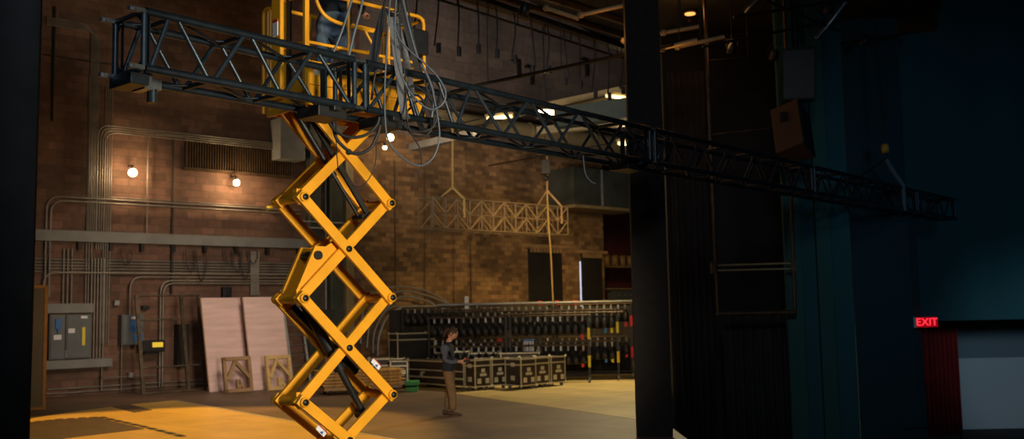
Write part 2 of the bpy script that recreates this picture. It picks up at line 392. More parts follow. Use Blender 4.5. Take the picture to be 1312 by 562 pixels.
# ---- left black leg drape beside the camera
def drape(name, x0, x1, y, z0, z1, folds, amp, mt, label, cat='curtain', th=.04, skew=0):
    m = MB(); n = folds * 8; f = []; b = []
    for i in range(n + 1):
        t = i / n; x = x0 + (x1 - x0) * t; yy = y + amp * math.sin(t * folds * 2 * math.pi)
        f.append((x, yy - th / 2)); b.append((x, yy + th / 2))
    vs = [];
    for z, sh in ((z0, 0), (z1, skew)):
        vs += [V((p[0] + sh, p[1], z)) for p in f] + [V((p[0] + sh, p[1], z)) for p in b]
    k = n + 1; fs = []
    for i in range(n):
        fs.append((i, i + 1, 2 * k + i + 1, 2 * k + i)); fs.append((k + i, 3 * k + i, 3 * k + i + 1, k + i + 1))
        fs.append((i, k + i, k + i + 1, i + 1)); fs.append((2 * k + i, 2 * k + i + 1, 3 * k + i + 1, 3 * k + i))
    fs.append((0, 2 * k, 3 * k, k)); fs.append((n, k + n, 3 * k + n, 2 * k + n))
    m.add(vs, fs, 0, True)
    o = m.build(name, MT[mt]); 
    if label: tag(o, label, cat)
    return o
PX = PY(56, 0, 7.0)
drape('leg_drape', -6.5, PY(58, 280, 7).x - .09, 7.0, 0, 9, 5, .03, 'drape_black', 'tall black stage curtain at the far left edge', skew=.05)

# ---- dark right hand side of the proscenium
def bx(name, x0, x1, y0, y1, z0, z1, mt, label=None, cat=None, kind=None):
    m = MB(); m.box(((x0 + x1) / 2, (y0 + y1) / 2, (z0 + z1) / 2), (x1 - x0, y1 - y0, z1 - z0)); o = m.build(name, MT[mt]); tag(o, label, cat, None, kind); return o
def X_at(x, d, y=281): return PY(x, y, d).x
D1 = 16.6
bx('wall_proscenium', X_at(814, D1, 450), X_at(857, D1, 400), D1, D1 + .22, 0, 8.8, 'post_brown', kind='structure')
bx('wall_right_black', X_at(855, 24), X_at(1020, 24), 24, 24.4, -1.6, 14, 'black_flat', kind='structure')
for i, (xa, xb) in enumerate(((862, 884), (884, 909))):
    drape('leg_drape', X_at(xa, 22.5), X_at(xb, 22.5), 22.5, -1.6, 7.5, 3, .05, 'drape_black', ['narrow black curtain right of the dark proscenium post', 'black curtain left of the upright pipe frame'][i])
drape('leg_drape', X_at(925, 21.5), X_at(1012, 21.5), 21.8, -1.6, PY(960, 402, 21.8).z, 7, .06, 'drape_black', 'black curtain hanging below the pipe frame')
# teal flats
TE = [(1008, 1029, 'teal_green'), (1029.5, 1049, 'teal_flat'), (1049.5, 1068, 'teal_green'), (1068.5, 1093, 'teal_flat')]
for i, (xa, xb, mt) in enumerate(TE):
    m = MB(); d = 21.2 + .12 * (i % 2)
    p0, p1 = X_at(xa, d, 400), X_at(xb, d, 400)
    m.box(((p0 + p1) / 2, d, 5.2), (p1 - p0, .12, 13.6)); m.build('wall_teal_panel_x', MT[mt]).name = 'wall_side_%d' % (i + 1)
for o in COL.objects:
    if o.name.startswith('wall_side_'): o['kind'] = 'structure'
bx('wall_dark_return', X_at(1089, 23), X_at(1170, 23, 400), 23, 23.3, -1.6, 13, 'teal_dark', kind='structure')
DB = 27.0
zb = PY(1240, 410, DB).z
xr0 = X_at(1150, DB, 300)
bx('wall_right_upper', xr0, 26, DB, DB + .6, zb, 16, 'teal_dark2' if 0 else 'teal_flat', kind='structure')
bx('wall_right_stud', X_at(1140, 26), X_at(1181, 26, 420), 26, 26.2, -1.6, PY(1180, 300, 26).z, 'teal_dark', kind='structure')
dq = DB + 1.6
drape('red_curtain', X_at(1184, dq, 480), X_at(1229, dq, 480), dq, -1.6, zb + 1.2, 8, .06, 'red_curtain', 'narrow dark red curtain below the exit sign')
m = MB(); ds = DB + 2.5
xs0, xs1 = X_at(1226, ds, 480), X_at(1420, ds, 480); zs0 = PY(1240, 553, ds).z; zmid = PY(1270, 458, ds).z
m.box(((xs0 + xs1) / 2, ds, (zs0 + zmid) / 2), (xs1 - xs0, .06, zmid - zs0))
scr = m.build('projection_screen', MT['screen_grey']); tag(scr, 'pale grey projection screen at the far right edge', 'screen')
m = MB(); m.box(((xs0 + xs1) / 2, ds + .0, (zb + 1.2 + zmid) / 2), (xs1 - xs0, .06, zb + 1.2 - zmid)); m.build('screen_border', MT['screen_band'], scr)
m = MB(); m.box(((xs0 + xs1) / 2, ds, (zs0 - 1.6) / 2), (xs1 - xs0, .10, zs0 + 1.6)); struct('trim_5', m, MT['black_flat'])
bx('wall_far_right', X_at(1100, 31), 30, 31, 31.4, -1.6, 16, 'teal_dark', kind='structure')
# railing
m = MB(); dR = 20.0
pa, pb = PY(1155, 549, dR), PY(1230, 545, dR + 1.0)
hr = empty('hand_rail', (pa.x, pa.y, -1.6), 0, 'thin black pipe railing at the bottom in front of the red curtain', 'railing')
m = MB(); m.path([(pa.x, pa.y, -1.6), (pa.x, pa.y, pa.z - .08), pa + V((.08, 0, 0)), pb - V((.08, 0, 0)), (pb.x, pb.y, pb.z - .08), (pb.x, pb.y, -1.6)], .02, 8); m.build('rail', MT['galv' if 0 else 'dark_iron'], hr)
m = MB(); m.tube((pa.x, pa.y, pa.z - .45), (pb.x, pb.y, pb.z - .45), .015, 8); m.build('lower_rail', MT['dark_iron'], hr)

# exit sign
ex = PY(1186, 412.5, 25.7)
es = empty('exit_sign', (ex.x, ex.y, ex.z), 0, 'red illuminated EXIT sign at the edge of the teal wall above the red curtain', 'exit sign')
m = MB(); m.box(ex, (.56, .14, .25)); m.build('housing', MT['exit_body'], es)
m = MB(); m.box(ex + V((-.31, -.01, 0)), (.07, .16, .27)); m.build('end_cap', MT['white_paint'], es)
m = MB(); m.box(ex + V((-.31, .19, 0)), (.10, .34, .06)); m.build('mounting_arm', MT['dark_iron'], es)
def text_mesh(txt, size, name, material, parent, M):
    cu = bpy.data.curves.new(name, 'FONT'); cu.body = txt; cu.size = size; cu.extrude = .004; cu.align_x = 'CENTER'; cu.align_y = 'CENTER'
    t = bpy.data.objects.new(name + '_t', cu); COL.objects.link(t); bpy.context.view_layer.update()
    me = bpy.data.meshes.new_from_object(t.evaluated_get(bpy.context.evaluated_depsgraph_get())); bpy.data.objects.remove(t)
    me.materials.clear(); me.materials.append(material)
    T = (WM[parent.name].inverted() if parent else Matrix()) @ M; me.transform(T)
    o = bpy.data.objects.new(name, me); COL.objects.link(o); o.parent = parent; WM[o.name] = WM[parent.name]; return o
text_mesh('EXIT', .27, 'lettering', MT['exit_glow'], es, Matrix.Translation(ex + V((0, -.078, 0))) @ Matrix.Rotation(R_(90), 4, 'X'))

# ---- dark soffit and rig above right
SZ = 8.8
q = [PZ(560, -60, SZ), PZ(812, 70, SZ), PZ(1200, 40, SZ), PZ(1250, -250, SZ), PZ(560, -450, SZ)]
m = MB(); m.slab([(p.x, p.y) for p in q], SZ, SZ + .3); struct('ceiling_soffit', m, MT['black_flat'])

# ================================================================== WALL SERVICES (conduits, ducts, cabinets)
def run_pts(start, moves, off):
    s, z = WW(start[0], start[1], off); P = [(s, z)]
    for k, v in moves:
        if k == 'h': s = w_at_x(v, z, off)
        else:
            x = proj(wp(s, z, off))[0]
            for _ in range(6):
                zz = WW(x, v, off)[1]; x = proj(wp(s, zz, off))[0]
            z = zz
        P.append((s, z))
    return P
def round_run(P, r):
    out = [V((P[0][0], 0, P[0][1]))]
    for i in range(1, len(P) - 1):
        a, b, c = [V((p[0], 0, p[1])) for p in P[i - 1:i + 2]]
        d1 = (a - b); d2 = (c - b); rr = min(r, d1.length * .49, d2.length * .49); d1.normalize(); d2.normalize()
        for j in range(6):
            t = j / 5; p = b + d1 * rr * (1 - t) ** 2 + d2 * rr * t ** 2; out.append(p)
    out.append(V((P[-1][0], 0, P[-1][1]))); return out
_cc = [0]
def conduits(start, moves, n, label, gap=.075, r=.022, off=None, bend=.35, mt='conduit', name='conduit', cat='conduit'):
    if off is None:
        ks = {k_ for k_, _v in moves}; _cc[0] += 1
        off = .06 if ks == {'h'} else (.13 if ks == {'v'} else .20)
    P = run_pts(start, moves, off)
    for i in range(n):
        k = i * gap; Q = []
        for j, (s, z) in enumerate(P):
            ds = dz = 0
            seg = [moves[jj][0] for jj in (j - 1, j) if 0 <= jj < len(moves)]
            # vertical segments shift in s, horizontal in z
            if 'v' in seg: ds = k
            if 'h' in seg: dz = -k
            Q.append((s + ds, z + dz))
        pts = [wp(p.x, p.z, off) for p in round_run(Q, bend)]
        m = MB(); m.path(pts, r, 8); tag(m.build(name, MT[mt]), label, cat, (label.replace('grey ', '')[:60] if n > 1 else None))
# vertical bundles left
conduits((115, 95), [('v', 470)], 3, 'thin steel conduit in the left of the two tall vertical bundles', gap=.07, r=.017)
conduits((136, 110), [('v', 440)], 4, 'thin steel conduit in the right tall vertical bundle', gap=.06, r=.017)
conduits((60, 22), [('h', 118), ('v', 300)], 5, 'thin steel conduit in the bundle entering top left and turning down', gap=.05, r=.016)
conduits((385, 187), [('h', 126), ('v', 320)], 4, 'thin steel conduit in the bundle that runs below the louvred vent height and turns down', gap=.065, r=.018)
conduits((385, 215 + 55), [('h', 60), ('v', 380)], 2, 'steel conduit in the pair turning down beside the left curtain', gap=.11, r=.03)
conduits((345, 265), [('h', 92)], 1, 'single thin conduit running right to a small yellow box', r=.02)
conduits((188, 300), [('v', 170), ('h', 235)], 1, 'single conduit rising between the two bare bulbs', r=.02)
conduits((400, 338), [('h', 44)], 5, 'horizontal steel conduit in the long bundle below the grey wireway', gap=.085, r=.028, bend=.2)
conduits((385, 352), [('h', 56), ('v', 400)], 1, 'steel conduit turning down just right of the left curtain', r=.028)
conduits((375, 356), [('h', 167), ('v', 440)], 1, 'steel conduit turning down above the blue switch box', r=.026)
conduits((375, 360), [('h', 206), ('v', 495)], 2, 'steel conduit in the pair turning down beside the yellow display box', gap=.08, r=.026)
conduits((118, 330), [('v', 462)], 5, 'steel conduit dropping in front of the grey cabinets rail', gap=.085, r=.024, off=.16)
conduits((82, 318), [('v', 396)], 3, 'steel conduit dropping into the grey cabinets', gap=.11, r=.024)
conduits((322, 322), [('v', 378)], 6, 'short vertical conduit in the cluster above the right pink panel', gap=.05, r=.022, off=.2)
conduits((60, 437 + 62), [('h', 330)], 2, 'low conduit along the foot of the brick wall', gap=.12, r=.022)
conduits((130, 500), [('v', 470)], 1, 'short conduit dropping from the cabinet rail to the floor', r=.025)
conduits((155, 500), [('v', 437)], 1, 'thin conduit below the blue switch box', r=.018)
conduits((130, 477), [('v', 484), ('h', 200)], 1, 'thin bent conduit low on the wall right of the cabinet rail', r=.018)
conduits((70, 8), [('v', 155)], 1, 'black vertical pipe near the top left corner', r=.04, mt='dark_iron', name='pipe', cat='pipe')
conduits((222, 172), [('v', 376)], 1, 'black vertical pipe between the two bare bulbs', r=.035, mt='dark_iron', name='pipe', cat='pipe')
conduits((360, 115), [('h', 55)], 1, 'thin dark cable running along the upper left brick wall', r=.018, mt='dark_iron', name='wall_cable', cat='cable')
conduits((543, 215), [('v', 396)], 1, 'thin dark conduit on the tan brick left of the hanging truss', r=.02, mt='brown_iron')
conduits((603, 300), [('v', 388)], 1, 'thin dark conduit on the tan brick below the hanging truss', r=.018, mt='brown_iron')
conduits((505, 205), [('v', 372)], 1, 'thin dark conduit on the tan brick just right of the scissor lift', r=.02, mt='brown_iron')
conduits((600, 128), [('h', 740)], 3, 'faint conduit across the upper brick wall', gap=.22, r=.025, mt='brown_iron')

# arched pipes behind the lift
def wcurve(px, off, r, mt, name, label, cat):
    pts = []
    for x, y in px: s, z = WW(x, y, off); pts.append(wp(s, z, off))
    m = MB(); m.path(smooth(pts, 5), r, 8); return tag(m.build(name, MT[mt]), label, cat)
ar = [([(484, 456), (486, 430), (498, 404), (522, 393), (560, 393), (640, 393), (700, 392)], .05, 'outermost grey pipe arching up from the floor beside the lift'),
      ([(478, 452), (480, 425), (494, 397), (515, 380), (545, 385), (575, 397), (640, 398)], .04, 'grey pipe bending in a wide arch right of the lift'),
      ([(470, 445), (476, 405), (492, 385), (512, 373), (545, 378), (580, 391)], .035, 'thin pipe arching above the wide grey pipe bend'),
      ([(462, 440), (466, 396), (484, 376), (508, 367), (545, 372), (572, 386)], .03, 'uppermost thin pipe of the arched bends'),
      ([(490, 402), (508, 392), (540, 402), (600, 404)], .03, 'short bent pipe below the arched bends')]
for px, r, lb in ar: wcurve(px, .35, r, 'galv', 'bent_pipe', lb, 'pipe')

# grey wireway (long box)
_, zt = WW(45, 294, .12); zbm = WW(45, 308, .12)[1]
wy = empty('wireway', wp(w_at_x(220, 5), zbm, 0), WANG, 'long grey steel wireway crossing the brick wall above the conduits', 'wireway')
m = MB(); wbox(m, w_at_x(40, 5), w_at_x(392, 4.8), zbm, zt, .02, .27); m.build('trough', MT['beam_grey'], wy)
for i in range(9):
    s = w_at_x(60 + i * 40, 4.8); m = MB(); wbox(m, s - .05, s + .05, zbm - .22, zbm, .05, .2); m.build('bracket', MT['dark_iron'], wy)
# louvred vent
s0, z1 = WW(236, 178); s1, _ = WW(372, 195); z0 = WW(236, 217)[1]
vt = empty('louvred_vent', wp((s0 + s1) / 2, z0), WANG, 'wide dark vent of vertical fins high on the brick wall', 'vent')
m = MB(); wbox(m, s0, s1, z0, z1, 0, .05); m.build('backing', MT['dark_iron'], vt)
m = MB()
for i in range(44): a = s0 + (s1 - s0) * (i + .3) / 44; wbox(m, a, a + .035, z0 + .04, z1 - .04, .05, .16)
m.build('fins', MT['brown_iron'], vt)
m = MB(); wbox(m, s0 - .05, s1 + .05, z1 - .06, z1 + .02, 0, .19); wbox(m, s0 - .05, s1 + .05, z0 - .02, z0 + .06, 0, .19); m.build('frame', MT['brown_iron'], vt)

# cabinets on rails
def wall_cab(name, x0, y0, x1, y1, mt, label, depth=.22, off=.12):
    s0, zt = WW(x0, y0, off); s1, zb = WW(x1, y1, off)
    r = empty(name, wp((s0 + s1) / 2, zb, off), WANG, label, 'electrical box')
    m = MB(); wbox(m, s0, s1, zb, zt, off - .1, off + depth - .03); m.build('body', MT[mt], r, bevel=.01)
    m = MB(); wbox(m, s0 + .03, s1 - .03, zb + .03, zt - .03, off + depth - .03, off + depth); m.build('door', MT[mt], r, bevel=.008)
    return r, s0, s1, zb, zt, off + depth
for i, (x0, y0, x1, y1, lb) in enumerate(((56, 389, 117, 401, 'upper grey steel rail above the two grey cabinets'), (56, 462, 141, 473, 'lower grey steel rail below the two grey cabinets'))):
    s0, zt = WW(x0, y0, .12); s1 = w_at_x(x1, zt, .12); zb_ = WW(x0, y1, .12)[1]
    m = MB(); wbox(m, s0, s1, zb_, zt, .0, .3); tag(m.build('mounting_rail', MT['beam_grey']), lb, 'rail')
r, s0, s1, z0, z1, o = wall_cab('disconnect_switch', 61, 403, 80, 460, 'cab_grey', 'grey electrical cabinet with a blue handle, left of the two')
m = MB(); wbox(m, s0 + .13, s0 + .28, z1 - .38, z1 - .12, o, o + .06); wbox(m, s0 + .18, s0 + .23, z1 - .5, z1 - .38, o, o + .08); m.build('handle', MT['blue_paint'], r)
m = MB(); wbox(m, s0 + .1, s0 + .3, z1 - .68, z1 - .55, o, o + .01); m.build('warning_label', MT['label_white'], r)
m = MB(); wbox(m, s1 - .02, s1 + .05, z0 + .05, z0 + .25, o - .1, o); m.build('hinge', MT['bolt_silver'], r)
r, s0, s1, z0, z1, o = wall_cab('disconnect_switch', 82, 403, 113, 458, 'cab_grey', 'grey electrical cabinet with a vertical yellow strip, right of the two')
m = MB(); wbox(m, s0 + .42, s0 + .50, z1 - .85, z1 - .35, o, o + .01); m.build('yellow_strip', MT['label_yellow'], r)
m = MB(); wbox(m, s0 + .38, s0 + .55, z1 - .11, z1 - .04, o, o + .01); wbox(m, s0 + .05, s0 + .22, z1 - .5, z1 - .38, o, o + .01); m.build('warning_label', MT['label_white'], r)
r, s0, s1, z0, z1, o = wall_cab('switch_box', 153, 403, 181, 441, 'cab_grey', 'blue-grey switch box with blue labels on the brick wall')
m = MB(); wbox(m, s0 + .22, s0 + .5, z1 - .5, z1 - .15, o, o + .02); wbox(m, s0 + .3, s0 + .58, z1 - .75, z1 - .58, o, o + .02); m.build('blue_label', MT['blue_paint'], r)
m = MB(); wbox(m, s0 + .25, s0 + .4, z1 - .13, z1 - .06, o, o + .02); m.build('label_plate', MT['label_white'], r)
r, s0, s1, z0, z1, o = wall_cab('display_unit', 179, 436, 208, 450, 'black_paint', 'black box with a glowing yellow display on the brick wall', off=.35)
m = MB(); wbox(m, s0 + .28, s1 - .08, z0 + .14, z1 - .06, o, o + .02); m.build('display', MT['lcd_yellow'], r)
m = MB(); wbox(m, s0 + .1, s0 + .5, z0 - .06, z0, o - .3, o - .1); m.build('foot', MT['black_paint'], r)
m = MB(); wbox(m, s0 + .2, s0 + .4, z0 + .02, z1 - .02, 0, .26); m.build('wall_bracket', MT['dark_iron'], r)
# grey duct, columns behind the lift
def wcol(name, x0, x1, ytop, ybot, o0, o1, mt, label, cat, zb=None):
    s0 = w_at_x(x0, 3, o1); s1 = w_at_x(x1, 3, o1); zt = WW((x0 + x1) / 2, ytop, o1)[1]; z0 = WW((x0 + x1) / 2, ybot, o1)[1] if zb is None else zb
    m = MB(); wbox(m, s0, s1, z0, zt, o0, o1); return tag(m.build(name, MT[mt], bevel=.01), label, cat)
wcol('transformer_box', 359, 391, 152, 204, 0, .7, 'galv', 'light grey steel box high behind the upper scissor arms', 'electrical box')
wcol('steel_column', 398, 412, 150, 0, 0, .35, 'duct_grey', 'dark grey steel column behind the scissor lift, left one', 'column', zb=0)
wcol('steel_column', 444, 454, 190, 0, 0, .25, 'beige_steel', 'pale beige column behind the scissor lift, right one', 'column', zb=0)
wcol('steel_column', 425, 440, 150, 0, 0, .45, 'duct_grey', 'dark steel column between the grey and the beige columns', 'column', zb=0)
wcol('equipment_cabinet', 414, 441, 396, 432, .5, .9, 'duct_grey', 'grey-green cabinet behind the middle of the scissor lift', 'cabinet')
for i, x in enumerate((417, 421)):
    conduits((x, 165), [('v', 470)], 1, ['thin vertical pipe just right of the dark grey column', 'second thin vertical pipe between the steel columns'][i], r=.035, off=.1, mt='galv', name='pipe', cat='pipe')
conduits((382, 283), [('h', 445)], 2, 'horizontal strut across the columns behind the lift', r=.03, gap=.2, off=.55, mt='galv', name='strut', cat='strut')
# ladder behind the lift
lf = [PZ(376, 492, 0), PZ(398, 488, 0)]; into = -WN
lad = empty('ladder', (lf[0] + lf[1]) / 2, WANG, 'grey metal ladder leaning on the wall behind the lift', 'ladder')
top = 2.9
for p in lf: m = MB(); m.bar(p, p + into * .75 + V((0, 0, top)), .03, .07, (1, 0, 0)); m.build('stile', MT['galv'], lad)
for i in range(9):
    t = (i + .7) / 9.3; m = MB(); m.tube(lf[0] + (into * .75 + V((0, 0, top))) * t, lf[1] + (into * .75 + V((0, 0, top))) * t, .018, 6); m.build('rung', MT['galv'], lad)
# small wall boxes
for x, y, w_, h_, mt, lb in ((343, 267, .14, .14, 'label_yellow', 'small yellow junction box at the end of the single conduit'), (288, 375, .28, .35, 'black_paint', 'small black box above the gap between the pink panels'), (184, 394, .18, .12, 'black_paint', 'small black socket above the display box'), (165, 480, .14, .14, 'galv', 'small grey socket box low on the wall'), (147, 388, .14, .14, 'galv', 'small grey switch box above the blue switch box')):
    s, z = WW(x, y); m = MB(); wbox(m, s - w_ / 2, s + w_ / 2, z - h_ / 2, z + h_ / 2, 0, .2); wbox(m, s - w_ * .35, s + w_ * .35, z - h_ * .3, z + h_ * .3, .2, .22)
    tag(m.build('junction_box', MT[mt], bevel=.008), lb, 'electrical box')
# cable hanks hanging under wireway
for i, x in enumerate((150, 232, 246, 282, 292, 302, 312)):
    s = w_at_x(x, 4.6); zz = WW(x, 320)[1]; m = MB()
    h = .45 + .25 * (i % 3)
    m.path(smooth([wp(s, zz, .33), wp(s + .02, zz - h * .6, .36), wp(s + .16, zz - h, .36), wp(s + .3, zz - h * .5, .36), wp(s + .28, zz, .33)], 5), .014, 6)
    tag(m.build('cable_loop', MT['black_rubber']), 'black cable loop hanging under the grey wireway', 'cable', 'cable loops under the wireway')

# wall bulbs
def bulb(px, py, off, r, label, power, mt='bulb', name='wall_lamp'):
    s, z = WW(px, py, off); P = wp(s, z, off)
    t = empty(name, wp(s, z, 0), WANG, label, 'lamp')
    m = MB(); m.ball(P, r, 14); m.build('bulb', MT[mt], t)
    m = MB(); m.path([wp(s, z + .22, 0), wp(s, z + .22, off * .8), wp(s, z + r + .02, off)], .02, 8); m.lathe(P + V((0, 0, r * .8)), [(.05, 0), (.05, .1), (.03, .12)], 10); m.build('lamp_arm', MT['dark_iron'], t)
    if power:
        l = light(name + '_light', 'POINT', P + WN * (r + .06), P, power, (1, .68, .35), r)
    return t
bulb(170, 221, .35, .12, 'bright bare bulb on the brick wall, the left one of two', 70)
bulb(303, 234, .35, .10, 'bright bare bulb on the brick wall, the right one of two', 90)
bulb(500, 176, 1.6, .12, 'bright bare work lamp seen just below the truss and cables', 60)
bulb(493, 189, .6, .07, 'small lamp just below the bright work lamp', 12, 'bulb_far')
bulb(649, 157, 1.0, .07, 'tiny lamp seen through the truss, right of the cable loops', 8, 'bulb_far')
bulb(638, 158, 1.0, .06, 'tiny lamp seen through the truss, left one of a pair', 0, 'bulb_far')

# ================================================================== UPPER GALLERY, DUCTS, BATTENS
def wduct(x0, x1, y0, r, off, label, mt='beige_steel', x1y=None):
    s0, z = WW(x0, y0, off); s1 = w_at_x(x1, z, off)
    m = MB(); m.tube(wp(s0, z, off), wp(s1, z, off), r, 20); 
    for i in range(7): t = i / 6; c = wp(s0 + (s1 - s0) * t, z, off); m.tube(c - WU * .04, c + WU * .04, r + .03, 20)
    return tag(m.build('air_duct', MT[mt]), label, 'duct')
wduct(585, 830, 156, .34, 1.4, 'large round beige air duct seen through the middle of the truss')
def wbeam(x0, x1, y0, h, o0, o1, mt, label, name='steel_beam', cat='beam'):
    s0, z = WW(x0, y0, o1); s1 = w_at_x(x1, z, o1); m = MB()
    wbox(m, s0, s1, z - h * .12, z, o0, o1); wbox(m, s0, s1, z - h, z - h * .88, o0, o1); wbox(m, s0, s1, z - h, z, (o0 + o1) / 2 - .03, (o0 + o1) / 2 + .03)
    return tag(m.build(name, MT[mt]), label, cat)
wbeam(560, 830, 140, .35, .4, .8, 'beige_steel', 'beige steel beam high on the wall behind the truss')
def pbeam(xa, ya, xb, yb, d_b, h, w_, mt, label, name='steel_beam', cat='beam'):
    B = PY(xb, yb, d_b); A_ = PZ(xa, ya, B.z); m = MB(); m.bar(A_, B, w_, h); return tag(m.build(name, MT[mt]), label, cat)
pbeam(705, 136, 830, 110, 30, .28, .2, 'beige_steel', 'uppermost pale beam beside the dark proscenium post')
pbeam(715, 152, 830, 136, 29, .6, .5, 'dark_green', 'dark green beam below the uppermost pale beam')
pbeam(690, 168, 830, 153, 31, .25, .3, 'beige_steel', 'beige beam crossing behind the dark green beam')
pbeam(500, 195, 610, 170, 33, .25, .3, 'galv', 'grey beam crossing just above the tan brick right of the lift')
# lamp tubes on gallery
def tube_lamp(px, py, d, L, ang, label, mt='tube_lamp'):
    P = PY(px, py, d); t = empty('strip_lamp', P, ang, label, 'lamp')
    m = MB(); m.tube(V((-L / 2, 0, 0)), V((L / 2, 0, 0)), .05, 10); m.build('tube', MT[mt], t, local=True)
    m = MB(); m.box((0, 0, .09), (L + .1, .14, .07)); m.build('fitting', MT['beige_steel'], t, local=True)
    light('strip_light', 'POINT', P - V((0, 0, .12)) + WN * .1, P, 45, (1, .72, .34), .15)
    dist = (P - WA).dot(WN) - .02; m = MB(); m.tube(P + V((0, 0, .1)), P + V((0, 0, .1)) - WN * dist, .025, 8); m.build('wall_arm', MT['dark_iron'], t)
tube_lamp(790, 124, 29.5, .75, .5, 'glowing strip lamp under the uppermost pale beam')
tube_lamp(640, 150, 33, .9, -.3, 'glowing strip lamp seen through the truss left of the bright floodlight')
tube_lamp(800, 184, 33, .5, .5, 'glowing strip lamp behind the truss joint near the dark post')
# floodlight seen through the truss
P = PY(700, 145, 22.6); t = empty('flood_light', P, .3, 'bright floodlight seen over the top chord of the truss', 'lamp')
m = MB(); m.box((0, 0, 0), (.34, .05, .15)); m.build('lens', MT['bulb'], t, local=True)
m = MB(); m.box((0, .1, 0), (.42, .14, .24)); m.build('housing', MT['dark_iron'], t, local=True)
m = MB(); m.path([(-.24, .1, 0), (-.24, .1, .25), (.24, .1, .25), (.24, .1, 0)], .02, 8); m.tube((0, .1, .25), (0, .1, 2.3), .02); m.build('yoke', MT['dark_iron'], t, local=True)
# box duct
s0 = w_at_x(736, 6, 1.5); s1 = w_at_x(815, 6, 1.5); z1 = WW(740, 214, 1.5)[1]; z0 = WW(740, 262, 1.5)[1]
dt = empty('box_duct', wp((s0 + s1) / 2, z0), WANG, 'large dark grey rectangular duct above the second doorway', 'duct')
m = MB(); wbox(m, s0, s1, z0, z1, .1, 1.5); m.build('casing', MT['duct_grey'], dt)
m = MB(); wbox(m, s0 - .05, s1, z0 - .12, z0, .1, 1.6); m.build('lower_flange', MT['beige_steel'], dt)
m = MB(); wbox(m, s0 + 1.6, s0 + 1.68, z0, z1, 1.5, 1.55); m.build('seam', MT['galv'], dt)
# raceway batten with hanging pigtails
B0, B1 = PZ(520, -14, 8.4), PZ(805, 77, 8.4)
bt = empty('lighting_raceway', (B0 + B1) / 2, 0, 'long black lighting batten hanging below the dark ceiling at top centre', 'batten')
m = MB(); m.tube(B0, B1, .03, 8); m.build('pipe', MT['dark_iron'], bt)
m = MB(); m.bar(B0 + V((0, 0, .28)), B1 + V((0, 0, .28)), .2, .12); m.build('raceway_box', MT['dark_iron'], bt)
for i in range(8):
    p = B0.lerp(B1, (i + .5) / 8); m = MB(); m.tube(p, p + V((0, 0, .3)), .015, 6); m.build('hanger', MT['dark_iron'], bt)
for i in range(13):
    p = B0.lerp(B1, (i + .45) / 13); L = .75 + .35 * random.random()
    t = MB(); t.path(smooth([p + V((0, -.06, .25)), p + V((.03, -.08, -.2)), p + V((.02 + .1 * random.uniform(-1, 1), -.06, -L))], 4), .02, 6)
    e = p + V((.02, -.06, -L)); o = t.build('pigtail_cable', MT['black_rubber'], bt)
    t = MB(); t.tube(e + V((0, 0, -.14)), e + V((0, 0, .05)), .05, 8); t.build('plug', MT['black_rubber'], o)
# long edge beams of the soffit
for k, (dy, lb) in enumerate(((-6, 'long dark steel beam just above the black batten'), (-22, 'second dark steel beam along the edge of the dark ceiling'), (-40, 'third dark steel beam nearest the top edge of the view'))):
    m = MB(); a, b = PZ(560, -6 + dy, 8.72), PZ(812, 72 + dy, 8.72); m.bar(a, b, .10, .12); tag(m.build('edge_beam', MT['brown_iron']), lb, 'beam')
# perpendicular pipe batten
B = PY(862, 57, 17.2); A_ = PZ(598, 112, B.z); m = MB(); pb_ = empty('pipe_batten', (A_ + B) / 2, 0, 'bare black pipe batten slanting up to the dark proscenium post', 'batten')
m.tube(A_, B, .035, 10); m.build('pipe', MT['dark_iron'], pb_)
for t in (.12, .5, .88): m = MB(); p = A_.lerp(B, t); m.tube(p, V((p.x, p.y, SZ)), .008, 5); m.build('suspension_cable', MT['dark_iron'], pb_)
# things dangling from upper brick
for px, py, lb in ((663, 90, 'small black lamp bracket on the upper brick wall, left one'), (680, 98, 'small black lamp bracket on the upper brick wall, right one'), (750, 88, 'small black bracket on the upper brick wall near the proscenium post')):
    s, z = WW(px, py); m = MB(); wbox(m, s - .04, s + .04, z - .35, z + .35, .0, .15); wbox(m, s - .35, s + .04, z + .32, z + .4, .0, .15); tag(m.build('wall_bracket', MT['dark_iron']), lb, 'bracket')
# orange-lit rig pipes
for xa, ya, xb, yb, d, lb in ((744, 19, 812, 4, 17.5, 'warm-lit rig pipe at the top centre right'), (848, 62, 893, 51, 18, 'short warm-lit pipe left of the longer lit rig pipe'), (868, 60, 928, 47, 18.4, 'longer warm-lit rig pipe under the dark ceiling'), (850, 42, 895, 34, 18.6, 'thin warm-lit pipe above the longer lit rig pipe'), (800, 52, 852, 64, 17.6, 'crossing rig pipe joining the lit pipes'), (700, 10, 742, 24, 17.8, 'crossing rig pipe at the top centre')):
    a, b = PY(xa, ya, d), PY(xb, yb, d); m = MB(); m.tube(a, b, .04, 10); m.ball(a, .07, 8); r = empty('rig_pipe', (a + b) / 2, 0, lb, 'pipe'); m.build('tube', MT['beige_steel'], r)
    mid = (a + b) / 2; m = MB(); m.tube(mid, V((mid.x, mid.y, SZ)), .01, 6); m.build('hanger', MT['dark_iron'], r)
P = PZ(884, 14, SZ - .02); t = empty('down_light', P, 0, 'round orange downlight glowing in the dark ceiling', 'lamp')
m = MB(); m.lathe(P, [(.0, -.08), (.12, -.08), (.12, -.05), (.0, -.05)], 20); m.build('lens', MT['rig_lamp'], t)
m = MB(); m.lathe(P, [(.12, -.06), (.16, -.06), (.16, .02), (.12, .02), (.12, -.06)], 20); m.build('trim_ring', MT['dark_iron'], t)
P = PZ(884, 26, SZ - .02); m = MB(); m.lathe(P, [(.0, -.03), (.05, -.03), (.05, .02)], 14); tag(m.build('sensor', MT['brown_iron']), 'small round sensor below the orange downlight', 'sensor')
